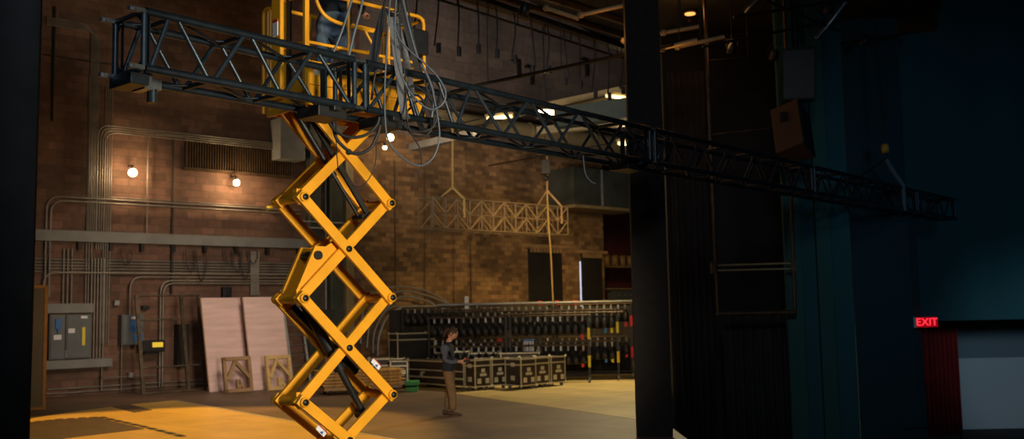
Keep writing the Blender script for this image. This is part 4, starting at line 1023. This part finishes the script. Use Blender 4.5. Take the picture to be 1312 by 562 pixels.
cab([(520, 118), (530, 110), (548, 122), (560, 145), (552, 165), (530, 168), (515, 156), (516, 135), (535, 122), (556, 150)], DT + .1, .013, 'black_rubber', 'cable_coil', 'coiled black cable lying over the truss right of the sling', 'cable')
cab([(524, 135), (540, 130), (556, 150), (548, 172), (528, 172), (518, 150), (530, 134)], DT + .2, .012, 'black_rubber', 'cable_coil', 'smaller coil of black cable behind the sling', 'cable')
cab([(747, 199), (750, 222), (757, 232), (763, 235)], TP(L_at(750), 0, 0).y, .010, 'grey_cable', 'thin_cable', 'short grey cable end dangling below the middle of the truss')
def strap(px, d, wid, mt, label, th=.008):
    P = smooth([PY(x, y, d + dz) for x, y, dz in px], 6); m = MB()
    for a, b in zip(P, P[1:]): m.bar(a, b + (b - a) * .05, th, wid, (1, 0, 0))
    return tag(m.build('round_sling', MT[mt]), label, 'sling')
strap([(502, 22, -.05), (507, 60, -.12), (512, 100, -.14), (517, 140, -.10), (521, 152, .02)], DT, .075, 'strap_grey', 'wide grey lifting strap wrapped round the truss')
strap([(506, 22, 0), (514, 50, 0), (522, 80, .05), (528, 120, .35)], DT, .06, 'strap_grey', 'second grey lifting strap behind the wide one')
strap([(494, 10, 0), (484, 45, -.02), (478, 70, -.02), (475, 92, -.05)], DT, .085, 'black_rubber', 'dark padded sling left of the grey strap')
strap([(515, 5, 0), (522, 40, 0), (530, 70, .05), (534, 88, .1)], DT, .06, 'black_rubber', 'dark padded sling right of the grey strap')
P0 = PY(505, 8, DT); t = empty('hoist_hook', P0, 0, 'steel hoist hook and shackle above the slings', 'hook')
m = MB(); m.path(smooth([P0 + V((0, 0, .12)), P0 + V((.06, 0, .04)), P0 + V((.05, 0, -.06)), P0 + V((-.02, 0, -.1)), P0 + V((-.07, 0, -.04))], 4), .02, 10); m.build('hook', MT['dark_iron'], t)
m = MB(); m.path([P0 + V((-.06, 0, -.2)), P0 + V((-.06, 0, -.05)), P0 + V((.06, 0, -.05)), P0 + V((.06, 0, -.2))], .012, 8); m.tube(P0 + V((-.09, 0, -.2)), P0 + V((.09, 0, -.2)), .013); m.build('shackle', MT['bolt_silver'], t)
m = MB(); m.tube(P0 + V((0, 0, .1)), V((P0.x, P0.y, SZ + 1)), .012, 6); m.build('chain', MT['bolt_silver'], t)

# right hand pick point
Lr = L_at(1150); pr0 = TP(Lr, .5, 1); ap = PY(1134, 190, pr0.y)
t = empty('chain_hoist_hook', ap, 0, 'small orange hoist hook on a black chain above the right end of the truss', 'hook')
m = MB(); m.lathe(ap, [(.0, -.1), (.075, -.1), (.085, -.02), (.085, .05), (.06, .1), (.0, .1)], 14); m.build('hook_block', MT['orange_hook'], t)
m = MB(); top_ = PY(1117, -20, pr0.y + .3); m.tube(ap, top_, .02, 6); m.build('chain', MT['dark_iron'], t)
m = MB(); m.path([ap - V((0, 0, .1)), ap - V((.05, 0, .18)), ap - V((0, 0, .26)), ap - V((-.05, 0, .18)), ap - V((0, 0, .1))], .015, 6); m.build('hook', MT['dark_iron'], t)
for k, (px, w_, lb) in enumerate(((1122, 1, 'thin black wire sling leg on the left below the orange hook'), (1157, 0, 'thick dark sling leg on the right below the orange hook'))):
    e = TP(L_at(px), w_, 1); e2 = TP(L_at(px), w_, 0) - V((0, 0, .04)); s_ = ap - V((0, 0, .24))
    m = MB(); m.path([s_, s_.lerp(e, .5) + V((0, 0, .02)), e + V((0, -.04, .05)), e2 + V((0, -.04, 0))], .05 if w_ == 0 else .018, 8); tag(m.build('sling', MT['strap_grey' if w_ == 0 else 'dark_iron']), lb, 'sling')

# ================================================================== DISTANT HANGING TRUSS
F0 = WW(555, 252, 4.0); z_hi = F0[1]; z_mid = WW(555, 272, 4.0)[1]; z_lo = WW(555, 292, 4.0)[1]
fs0 = w_at_x(555, z_hi, 4.0); fs1 = w_at_x(727, z_hi, 4.0)
ft = empty('box_truss', wp(fs0, z_lo, 4.0), WANG, 'small tan ladder truss hanging in front of the brick wall', 'truss')
def FP(t, o, h): return wp(fs0 + (fs1 - fs0) * t, z_lo + (z_hi - z_lo) * h, 4.0 - o * .75)
m = MB()
for o_ in (0, 1):
    for h in (0, .5, 1) if o_ == 0 else (0, 1): m.tube(FP(0, o_, h), FP(1, o_, h), .03, 8)
m.build('chord', MT['far_brown'], ft)
NB = 12
for i in range(NB + 1):
    m = MB(); t_ = i / NB
    for o_ in (0, 1): m.tube(FP(t_, o_, 0), FP(t_, o_, 1), .028, 6)
    m.tube(FP(t_, 0, 1), FP(t_, 1, 1), .02, 6); m.tube(FP(t_, 0, 0), FP(t_, 1, 0), .02, 6); m.build('upright', MT['far_brown'], ft)
for i in range(NB):
    for (h0, h1) in ((0, .5), (.5, 1)):
        m = MB(); a, b = (i / NB, (i + 1) / NB) if i % 2 else ((i + 1) / NB, i / NB); m.tube(FP(a, 0, h0), FP(b, 0, h1), .022, 6); m.tube(FP(b, 1, h0), FP(a, 1, h1), .02, 6); m.build('diagonal_brace', MT['far_tan'], ft)
def fstrap(px_top, tcen, r, mt, label, ytop, ylow, cat='sling'):
    a = PY(px_top, ytop, FP(tcen, .5, 1).y); b = PY(px_top, ylow, FP(tcen, .5, 1).y)
    m = MB(); m.tube(a, b, .035, 6); m.path([b, FP(tcen - .04, 1, 1.0), FP(tcen - .04, 1, 0.95)], .03, 6); m.path([b, FP(tcen + .05, 0, 1.02), FP(tcen + .05, 0, .4)], .045, 6); return tag(m.build('sling', MT[mt]), label, cat)
fstrap(580, .16, 0, 'strap_tan', 'yellow sling holding the left end of the distant hanging truss', 150, 240)
fstrap(701, .90, 0, 'pine_dark', 'brown sling holding the right end of the distant hanging truss', 200, 244)
P = PY(699, 214, FP(.88, .5, 1).y); m = MB(); m.box(P, (.3, .25, .5)); m.lathe(P + V((0, 0, -.45)), [(.03, .2), (.09, .1), (.09, 0), (.03, -.05)], 10); m.tube(P, P + V((0, 0, 3.4)), .02, 6); tag(m.build('chain_motor', MT['dark_iron'], bevel=.02), 'dark chain motor above the right end of the distant hanging truss', 'hoist')
a = PY(701, 246, FP(.9, 0, 1).y - .3); m = MB(); m.path(smooth([a, a + V((.03, 0, -1.2)), PY(706, 330, a.y), PY(709, 395, a.y), PY(711, 425, a.y - .3)], 6), .03, 6); tag(m.build('rope', MT['strap_tan']), 'tan rope hanging down from the distant truss to the racks', 'rope')

# ================================================================== PANELS AND FRAMES AGAINST THE LEFT WALL
def lean_frame(fl, fr_, height, lean):
    """returns function (u,v,w)->world: u 0..1 along foot, v metres up the slope, w metres out of the face"""
    a, b = V((fl.x, fl.y, 0)), V((fr_.x, fr_.y, 0)); d = (b - a).normalized(); nrm = V((d.y, -d.x, 0))
    if nrm.y > 0: nrm = -nrm
    th = math.asin(lean / height); up = (-nrm * math.sin(th) + V((0, 0, math.cos(th)))).normalized(); out = up.cross(d); out = out if out.y < 0 else -out
    return (lambda u, v, w_=0: a.lerp(b, u) + up * v + out * w_), a, b, out, up, d
def foot(px, py, other=None): return PZ(px, py, 0)
def on_dir(a, px):    # point on the floor line through a, parallel to the wall, at pixel column px
    lo, hi = -6, 8
    for _ in range(40):
        mid = (lo + hi) / 2
        if proj(a + WU * mid)[0] < px: lo = mid
        else: hi = mid
    return a + WU * lo
def sheet(xl, yl, xr, H_, lean, label, rnd=0):
    a = PZ(xl, yl, 0); b = on_dir(a, xr); f, a, b, out, up, d = lean_frame(a, b, H_, lean)
    t = empty('plywood_panel', (a + b) / 2, WANG, label, 'panel')
    W_ = (b - a).length; pts = [f(0, 0), f(1, 0), f(1, H_ - rnd), f(1 - rnd * .4 / W_, H_ - rnd * .25), f(1 - rnd / W_, H_), f(0, H_)]
    m = MB(); m.prism(pts, out * -.03); m.build('sheet', MT['pink_ply'], t)
    m = MB(); m.prism([f(0, 0, .001), f(.02, 0, .001), f(.02, H_, .001), f(0, H_, .001)], out * -.033); m.build('edge_strip', MT['pine_dark'], t)
Hs = 2.72
sheet(268, 502, 320, Hs, .62, 'left pink plywood sheet leaning on the wall'); sheet(323, 500, 374, Hs, .62, 'right pink plywood sheet leaning on the wall', .2)
def bracket(xl, yl, xr, mt, label):
    a = PZ(xl, yl, 0) + WN * .25; b = on_dir(a, xr); f, a, b, out, up, d = lean_frame(a, b, 1.0, .2); W_ = (b - a).length
    t = empty('wooden_bracket_frame', (a + b) / 2, WANG, label, 'wooden frame'); H_ = .98
    for nm, p, q_, w_ in (('post', (0.05, 0), (0.05, H_), .09), ('post', (.95, 0), (.95, H_), .09), ('top_rail', (0, H_ - .04), (1, H_ - .04), .1), ('bottom_rail', (0, .05), (1, .05), .1), ('brace', (.12, .35), (.45, H_ - .1), .09), ('brace', (.42, H_ - .1), (.92, .4), .09), ('inner_block', (.5, .12), (.5, .36), .12), ('inner_block', (.5, .3), (.68, .12), .08)):
        m = MB(); m.bar(f(*p), f(*q_), .10, w_, d if nm == 'post' or nm == 'inner_block' else up); m.build(nm, MT[mt], t)
bracket(283, 503, 324, 'pine_dark', 'dark wooden bracket frame leaning on the left pink sheet')
bracket(338, 500, 375, 'pine', 'pale wooden bracket frame leaning on the right pink sheet')
# dark steel frame leaning
a = PZ(183, 505.5, 0); b = on_dir(a, 243); f, a, b, out, up, d = lean_frame(a, b, 2.85, .60)
t = empty('steel_frame', (a + b) / 2, WANG, 'rusty black steel frame leaning against the brick wall', 'metal frame')
for u in (0, .97): m = MB(); m.bar(f(u, 0), f(u, 2.82), .07, .07, d); m.bar(f(u + .035, 0), f(u + .035, 2.82), .04, .04, d); m.build('upright', MT['steel_frame'], t)
for v in (.03, .75, 2.1, 2.8): m = MB(); m.bar(f(0, v), f(1.4 if v > 2.7 else (1.35 if v < 2 else 1.0), v), .05, .045, up); m.build('cross_bar', MT['steel_frame'], t)
m = MB(); m.bar(f(1.35, 0), f(1.35, 2.82), .05, .05, d); m.build('upright', MT['steel_frame'], t)
m = MB(); s0 = w_at_x(228, 1.5, .3); s1 = w_at_x(243, 1.5, .3); wbox(m, s0, s1, .7, 1.9, 0, .3); tag(m.build('speaker_box', MT['dark_iron'], bevel=.01), 'dark ribbed box on the wall beside the left pink sheet', 'box')
# framed mirror at the left
a = PZ(56, 524, 0); Hm = 2.93; dm = V((-.86, -.5, 0)).normalized(); t = empty('standing_mirror', a, 0, 'tall wooden-framed mirror panel beside the left curtain', 'mirror')
Wm = 1.1
def MF(u, v, w_=0): n = V((dm.y, -dm.x, 0)); n = n if n.y < 0 else -n; return a + dm * u + V((0, 0, v)) + n * w_
m = MB(); m.prism([MF(.04, .04), MF(Wm - .04, .04), MF(Wm - .04, Hm - .04), MF(.04, Hm - .04)], V((dm.y, -dm.x, 0)) * .02); m.build('mirror_glass', MT['mirror'], t)
for p, q_ in (((0, 0), (0, Hm)), ((Wm, 0), (Wm, Hm)), ((0, .03), (Wm, .03)), ((0, Hm - .03), (Wm, Hm - .03))):
    m = MB(); m.bar(MF(*p), MF(*q_), .07, .07, dm); m.build('frame_rail', MT['oak_frame'], t)

# ================================================================== ROAD CASES
def case(w_, dp, h, mt, lid=.22, plates=True, stick=3):
    """origin front-left-bottom corner, x along the front, y back"""
    r = empty('road_case', (0, 0, 0)); z0 = .1; e = .03
    m = MB(); m.box((w_ / 2, dp / 2, z0 + (h - z0) / 2), (w_ - .01, dp - .01, h - z0 - .01)); m.build('body', MT[mt], r, local=True)
    m = MB()
    for x in (e / 2, w_ - e / 2):
        for y in (e / 2, dp - e / 2): m.box((x, y, (z0 + h) / 2), (e, e, h - z0))
    for z in (z0 + e / 2, h - e / 2):
        for y in (e / 2, dp - e / 2): m.box((w_ / 2, y, z), (w_, e, e))
        for x in (e / 2, w_ - e / 2): m.box((x, dp / 2, z), (e, dp, e))
    for x in (0, w_):
        for y in (0, dp):
            for z in (z0, h): m.ball((x, y, z), .035, 8)
    m.build('edge_trim', MT['case_edge'], r, local=True)
    zl = h - lid * (h - z0); m = MB()
    for y in (-.002, dp + .002): m.box((w_ / 2, y, zl), (w_, .012, .035))
    for x in (-.002, w_ + .002): m.box((x, dp / 2, zl), (.012, dp, .035))
    m.build('lid_band', MT['case_edge'], r, local=True)
    for x in (.09, w_ - .09):
        for y in (.09, dp - .09): m = MB(); m.tube((x - .02, y, .045), (x + .02, y, .045), .045, 12); m.box((x, y, .09), (.05, .08, .04)); m.build('caster', MT['caster'], r, local=True)
    if plates:
        zc = z0 + (zl - z0) * .66; zd = z0 + (zl - z0) * .28
        pr_ = [(w_ * .5, zc + .06, .12, .10), (w_ * .5, zc - .05, .22, .07), (w_ * .25, zd, .12, .13), (w_ * .75, zd, .12, .13)] if stick == 3 else [(w_ * .25, zc, .12, .1), (w_ * .75, zc, .12, .1)]
        for (x, z, a_, b_) in pr_: m = MB(); m.box((x, -.008, z), (a_, .014, b_)); m.build('latch_plate', MT['case_plate'], r, local=True)
        m = MB(); m.box((-.008, dp * .5, zl), (.02, .14, .10)); m.box((-.008, dp * .5, zd + .05), (.02, .14, .12)); m.build('side_handle', MT['case_plate'], r, local=True)
    return r
GR = 'road cases in the row beside the person'
protoA = case(.56, .64, .82, 'case_brown')
def set_thing(o, M, label, group=None): o.matrix_world = M; WM[o.name] = M.copy(); tag(o, label, 'road case', group)
def cpl(px, py): return PZ(px, py, 0)
cA = cpl(609, 501)
shortA = case(.56, .42, .82, 'case_brown'); set_thing(shortA, frame(cA, WANG), 'small road case with pale plates, leftmost of the row of upright cases', GR)
set_thing(protoA, frame(cA + WU * .60, WANG), 'small road case second from the left in the row of upright cases', GR)
cC = cpl(668, 499.5)
for k, lb in enumerate(('small road case jutting forward in the middle of the upright row', 'small road case second from the right in the upright row', 'small road case at the right end of the upright row')):
    copy_tree(protoA, None, frame(cC + WU * (.62 * k) + (-WN) * (.0 if k == 0 else .12), WANG), lb, GR)
# long trunk, its long face in line with the first upright case
b = cA - WN * .47; LT = 1.0
while proj(b - WN * LT)[0] > 524 and LT < 4: LT += .02
a = b - WN * LT
tk = case(LT, .7, .76, 'case_brown', lid=.40, stick=2); tk.name = 'flight_case'; set_thing(tk, frame(a, math.atan2(WN.y, WN.x)), 'long low brown road trunk directly behind the person')
print('LT', LT)
m = MB(); 
for i, (xx, zz, ww) in enumerate(((.62, .50, .08), (.72, .50, .07), (.81, .50, .06), (.64, .43, .06), (.73, .43, .08))): m.box((xx, -.006, zz), (ww, .008, .04))
m.build('stencil_marks', MT['case_plate'], tk, local=True)
m = MB(); m.box(((b - a).length / 2, -.006, .30), ((b - a).length, .012, .05)); m.build('lower_band', MT['case_edge'], tk, local=True)
a = PZ(472, 494, 0); c2 = case(1.05, .7, .78, 'case_brown', lid=.3, stick=2); set_thing(c2, frame(a, .1), 'brown road case left of the long trunk, behind the lift arms')
a = PZ(500, 497, 0); c3 = case(.50, .9, .76, 'case_black', stick=2); set_thing(c3, frame(a, .1), 'black road case squeezed between the long trunk and the brown case')
a = PY(509, 427, 29.9); c4 = case(1.22, .7, a.z, 'case_black', lid=.14, plates=False); set_thing(c4, frame((a.x, a.y, 0), .5), 'tall black road case standing behind the low cases on the left')
m = MB(); m.box((.61, -.006, a.z * .5), (1.1, .01, .95)); m.build('front_panel', MT['black_flat'], c4, local=True)
bk = [(532, 452, 30.4, 1.05, 'case_brown', 'road case behind the long trunk, left of the person'), (580, 450, 29.6, .5, 'case_black', 'narrow road case behind the person'), (603, 452, 29.5, .85, 'case_black', 'low road case behind the leftmost upright cases'), (641, 452, 29.2, 1.15, 'case_brown', 'wide road case behind the middle of the upright row')]
for x, y, d, w_, mt, lb in bk:
    P = PY(x, y, d); c = case(w_, .7, P.z, mt, lid=.2, plates=False); set_thing(c, frame((P.x, P.y, 0), .08), lb)
P = PY(677, 455, 29.6); ztop = P.z
cr = empty('storage_crate', (P.x, P.y, PY(641, 452, 29.2).z), .1, 'white slotted crate with a blue lid standing on the wide road case', 'crate')
m = MB(); m.box((0, 0, .16), (.30, .28, .32)); m.build('basket', MT['white_paint'], cr, local=True)
m = MB(); m.box((0, 0, .34), (.34, .31, .05)); m.build('lid', MT['blue_paint'], cr, local=True, bevel=.01)
m = MB()
for i in range(3): m.box((-.09 + i * .09, -.142, .16), (.02, .006, .26))
m.build('slots', MT['dark_iron'], cr, local=True)

# wood deck stack behind the lift
a = PZ(416, 507, 0); dk = empty('deck_dolly', a, .42, 'wooden dolly with casters carrying the stacked decks behind the lift', 'dolly')
m = MB(); m.box((1.05, .5, .16), (2.1, 1.0, .08)); m.build('bed', MT['pine_dark'], dk, local=True)
for x in (.2, 1.9):
    for y in (.15, .85): m = MB(); m.tube((x - .03, y, .06), (x + .03, y, .06), .06, 12); m.build('caster', MT['black_rubber'], dk, local=True)
for i in range(5):
    m = MB(); z = .2 + i * .085
    m.box((1.05 + .03 * (i % 2), .5, z + .066), (2.2, 1.1, .022)); m.box((1.05, .12, z + .03), (2.1, .04, .05)); m.box((1.05, .88, z + .03), (2.1, .04, .05))
    for k in range(9): m.box((.06 + k * .247, .5, z + .03), (.05, .95, .05))
    m.v = [WM[dk.name] @ v for v in m.v]
    tag(m.build('stage_deck', MT['wood_deck']), ['lowest', 'second lowest', 'middle', 'second highest', 'topmost'][i] + ' wooden deck in the stack on the dolly behind the lift', 'deck', 'stacked wooden decks')
Pq = WM[dk.name] @ V((2.42, .1, 0)); m = MB(); m.box(Pq + V((0, 0, .22)), (.35, .6, .1), .05); m.box(Pq + V((0, 0, .06)), (.3, .5, .12), .05); tag(m.build('cable_tray', MT['green_band'], bevel=.01), 'green plastic tray on the floor right of the stacked decks', 'tray')
# ================================================================== LIGHTING RACKS
def rack_cart(L, H_):
    r = empty('lighting_rack', (0, 0, 0))
    for x in (0, L):
        m = MB(); m.bar((x, 0, .12), (x, 0, H_), .06, .06, (0, 1, 0)); m.bar((x, -.35, .14), (x, .35, .14), .06, .06); m.bar((x, -.22, .14), (x, 0, .75), .03, .03); m.build('upright', MT['dark_iron'], r, local=True)
        for y in (-.33, .33): m = MB(); m.tube((x - .025, y, .06), (x + .025, y, .06), .06, 12); m.box((x, y, .115), (.06, .1, .05)); m.build('caster', MT['caster'], r, local=True)
    for z in (H_ - .02, H_ * .55, .18): m = MB(); m.tube((0, 0, z), (L, 0, z), .03, 8); m.build('rail', MT['brown_iron' if z > H_ * .5 else 'dark_iron'], r, local=True)
    return r
def fixture_proto():
    t = empty('par_light', (0, 0, 0))
    m = MB(); m.lathe((0, 0, -.36), [(.10, -.16), (.115, -.16), (.115, .0), (.10, .06), (.06, .16), (.03, .2), (.0, .2)], 14, (.0, -.12, 1)); m.build('can', MT['black_paint'], t, local=True)
    m = MB(); m.path([(-.13, 0, -.34), (-.13, 0, -.14), (.13, 0, -.14), (.13, 0, -.34)], .012, 6); m.build('yoke', MT['black_paint'], t, local=True)
    m = MB(); m.box((0, 0, -.06), (.05, .06, .14)); m.build('clamp', MT['galv'], t, local=True)
    return t
rows = [((756, 489), 2, 1.95, 'front'), ((793, 486), 2, 2.1, 'middle'), ((811, 483), 3, 2.27, 'rear')]
protoF = fixture_proto(); usedF = False
RD = V((-.995, .10, 0)).normalized(); rang = math.atan2(RD.y, RD.x)
tp = [[('tape_yellow', 0), ('tape_red', .19)], [('tape_yellow', 0), ('tape_yellow', .17), ('tape_blue', .36)], [('tape_red', 0), ('tape_red', .17)]]
for ri, ((px, py), n, H1, nm) in enumerate(rows):
    P0 = PZ(px, py, 0); protoR = rack_cart(2.3, H1)
    for k in range(n):
        P = P0 + RD * (2.42 * k); M = frame(P, rang)
        lb = 'black rolling rack of stage lights, %s row, %s' % (nm, ['nearest the proscenium post', 'second from the post', 'farthest left of its row'][k])
        if k == 0: protoR.matrix_world = M; WM[protoR.name] = M.copy(); tag(protoR, lb, 'rack', 'rolling racks of stage lights')
        else: copy_tree(protoR, None, M, lb)
        for tier, z in enumerate((H1 - .02, H1 * .55)):
            for j in range(10):
                Mf = M @ Matrix.Translation(V((.17 + j * .218, 0, z - .03))) @ Matrix.Rotation(random.uniform(-.5, .5), 4, 'Z')
                lf_ = 'black par can hanging from the %s rail of a %s row rack' % (['upper', 'middle'][tier], nm); gp = 'par cans on the %s rails of the %s row' % (['upper', 'middle'][tier], nm)
                if not usedF: q_ = protoF; q_.matrix_world = Mf; WM[q_.name] = Mf; tag(q_, lf_, 'stage light', gp); usedF = True
                else: q_ = copy_tree(protoF, None, Mf, lf_, gp)
        if k == 0:
            for mj, (mt, dx) in enumerate(tp[ri]):
                for zt_ in (H1 - .55, H1 * .55 - .48):
                    m = MB(); m.box((dx, -.0, zt_), (.075, .075, .33)); m.tube((dx, 0, zt_), (dx, 0, H1 - .03 if zt_ > 1 else H1 * .55), .012, 6)
                    m.v = [M @ v for v in m.v]; o2 = m.build('marker_sleeve', MT[mt]); tag(o2, '%s %s marker sleeve at the right end of the %s rack row, %s one' % (['outermost', 'inner', 'innermost'][mj], mt[5:], nm, 'upper' if zt_ > 1 else 'lower'), 'marker')
# black backing sheet added so the gaps behind the racks read dark
m0 = PY(812, 470, 32.5)
drape('dark_backing', m0.x - 7.9, m0.x, 32.5, .0, 2.2, 24, .05, 'drape_black', 'low black backing sheet added to darken behind the racks of stage lights')
# long pipes lying on top of the racks
for k, (xa, ya, xb, yb, d0, lb) in enumerate(((560, 396, 700, 389, 30.8, 'long pale pipe lying over the racks, lower left one'), (590, 390, 812, 388, 30.55, 'long pale pipe lying over the racks, reaching the dark post'), (640, 404, 798, 399, 29.4, 'pale pipe along the front of the racks'), (556, 408, 640, 402, 29.8, 'short pale pipe at the left end of the racks'))):
    a, b = PY(xa, ya, d0), PY(xb, yb, d0); z = (a.z + b.z) / 2; z_ = [2.32, 2.32, 2.0, 2.15][k]; m = MB(); m.tube((a.x, a.y, z_), (b.x, b.y, z_), [.045, .045, .025, .03][k], 10); tag(m.build('pipe', MT[['galv', 'galv', 'brown_iron', 'brown_iron'][k]]), lb, 'pipe')
# things on racks: coloured connectors
for k, (x, y, mt, lb) in enumerate(((692, 389, 'tape_red', 'small red connector on the pipes over the racks, left one'), (714, 391, 'tape_red', 'small red connector on the pipes over the racks, middle one'), (737, 395, 'tape_red', 'flat red clip on the pipes over the racks, right one'), (640, 431, 'tape_red', 'tiny red tag in the dark racks'), (598, 389, 'label_white', 'white tie on the long pale pipe at the left'))):
    P = PY(x, y, 30.6); P.z = 2.32 if k != 3 else 1.2; m = MB(); m.box(P, (.16 if k == 2 else .12, .12, .13 if k != 4 else .5)); m.tube(P - V((.1, 0, 0)), P + V((.1, 0, 0)), .02, 6); tag(m.build('connector', MT[mt]), lb, 'connector')
# dark cabinet left of racks
P = PY(562, 408, 33); m = MB(); r = empty('equipment_rack', (P.x, P.y, 0), .1, 'large black equipment cabinet behind the tall road case and racks', 'cabinet')
m.box((0, .4, P.z / 2), (1.5, .8, P.z)); m.build('cabinet_body', MT['black_paint'], r, local=True, bevel=.02)
for k in range(4): m = MB(); m.box((0, -.01, .3 + k * .42), (1.35, .03, .36)); m.build('front_panel', MT['case_black'], r, local=True)

# shelf with spools in the red alcove
sx0 = w_at_x(775, 2, -2.0); sx1 = sx0 + 3.6
r = empty('storage_shelf', wp((sx0 + sx1) / 2, 0, -2.0), WANG, 'steel shelving in the dark red alcove beside the proscenium post', 'shelf')
zsp = WW(795, 341, -2.0)[1]; zs2 = WW(795, 369, -2.0)[1]; zs3 = WW(795, 388, -2)[1]
for k, z in enumerate((zsp, zs2, zs3)): m = MB(); wbox(m, sx0, sx1, z - .06, z, -2.6, -1.9); m.build('shelf_board', MT['beige_steel' if k == 1 else 'pine_dark'], r)
for s in (sx0, sx1, (sx0 + sx1) / 2 + .9):
    m = MB(); wbox(m, s - .03, s + .03, 0, zsp, -2.6, -2.54); wbox(m, s - .03, s + .03, 0, zsp, -1.96, -1.9); m.build('upright', MT['dark_iron'], r)
for k, x in enumerate((778, 788.5, 798, 807)):
    s = w_at_x(x, zsp + .4, -2.2); c = wp(s, zsp + .27, -2.2); ax = V((.8, -.6, 0))
    t = empty('cable_spool', c - V((0, 0, .27)), WANG, 'tan cable spool on the top shelf of the alcove, number %s from the left' % ['one', 'two', 'three', 'four'][k] if 0 else ['leftmost', 'second from left', 'third from left', 'rightmost'][k] + ' of the tan cable spools on the alcove shelf', 'spool', 'cable spools on the alcove shelf')
    axn = ax.normalized()
    for sg in (-1, 1): m = MB(); m.lathe(c + axn * .08 * sg, [(0, -.012), (.27, -.012), (.27, .012), (0, .012)], 22, axn); m.build('flange', MT['spool_tan'], t)
    m = MB(); m.lathe(c, [(.2, -.07), (.2, .07)], 18, axn); m.build('wound_cable', MT['pine_dark'], t)
s = w_at_x(800, zs3 + .3, -2.0); m = MB(); r = empty('control_console', wp(s, zs3, -2.1), WANG, 'dark console with pale knobs on the lower alcove shelf', 'console')
wbox(m, s - .7, s + .7, zs3, zs2 - .1, -2.4, -1.95); m.build('case', MT['cab_grey'], r)
for i in range(3):
    for j in range(2): m = MB(); c = wp(s - .45 + i * .45, zs3 + .15 + j * .22, -1.94); m.box(c, (.2, .03, .06), WANG); m.build('knob', MT['galv'], r)

# ================================================================== RIGHT SIDE: PIPE FRAME, SPEAKERS
dF = 20.8
r = empty('pipe_scaffold', (X_at(965, dF), dF, PY(960, 402, dF).z), 0, 'upright pipe frame with a double cross rail in the dark on the right', 'pipe frame')
def fp(x, y): return PY(x, y, dF)
for (xa, ya, xb, yb) in ((902, -14, 920, 400), (1004, -14, 1019, 400)): m = MB(); m.tube(fp(xa, ya), fp(xb, yb), .035, 10); m.build('upright', MT['brown_iron'], r)
for (xa, ya, xb, yb) in ((910, 340, 1017, 337), (911, 346.5, 1017, 344)): m = MB(); m.tube(fp(xa, ya), fp(xb, yb), .022, 8); m.build('cross_rail', MT['beige_steel'], r)
m = MB(); m.tube(fp(918, 402), fp(1020, 400), .05, 8); m.build('bottom_rail', MT['brown_iron'], r)
for x, y in ((914, 343), (1016, 340)): m = MB(); m.box(fp(x, y), (.1, .1, .25)); m.build('clamp', MT['brown_iron'], r)
m = MB(); m.tube(fp(907, 173), fp(1000, 163), .02, 8); m.build('upper_rail', MT['brown_iron'], r)
for x, y, lb in ((907, 176, ''), (914, 400, '')): pass
def speaker(px, py, d, W_, H_, D_, tilt, yaw, roll, label, mt):
    P = PY(px, py, d); R3 = Matrix.Rotation(yaw, 3, 'Z') @ Matrix.Rotation(tilt, 3, 'X') @ Matrix.Rotation(roll, 3, 'Y')
    t = empty('hanging_speaker', P, 0, label, 'speaker', rot=R3)
    m = MB(); m.prism([(-W_ / 2, -D_ / 2, -H_ / 2), (W_ / 2, -D_ / 2, -H_ / 2), (W_ * .32, D_ / 2, -H_ / 2), (-W_ * .32, D_ / 2, -H_ / 2)], (0, 0, H_)); m.build('cabinet', MT[mt], t, local=True, bevel=.02)
    m = MB(); m.box((0, -D_ / 2 - .015, 0), (W_ * .92, .03, H_ * .94)); m.build('grille', MT['black_paint'], t, local=True, bevel=.01)
    m = MB(); m.box((-W_ * .46, .02, H_ * .2), (.04, .14, .2)); m.build('handle', MT['black_paint'], t, local=True)
    m = MB(); m.box((0, 0, H_ / 2 + .03), (W_ * .8, .08, .04)); m.tube((0, 0, H_ / 2), (0, 0, H_ / 2 + .25), .02, 8); m.build('bracket', MT['dark_iron'], t, local=True)
speaker(1025, 97, 19.9, .66, 1.05, .5, R_(5), R_(-20), R_(3), 'upper black loudspeaker hanging in the rig', 'black_paint')
speaker(1014, 170, 19.7, .74, 1.02, .6, R_(-10), R_(60), R_(20), 'lower brown loudspeaker tilted down behind the truss', 'speaker_brown')
m = MB(); pA = PY(1022, 60, 19.9); m.tube(PY(1022, 140, 19.8), V((pA.x, pA.y, SZ)), .015, 6); tag(m.build('suspension_cable', MT['dark_iron']), 'black suspension cable carrying the two loudspeakers', 'cable')
bpy.context.view_layer.update()
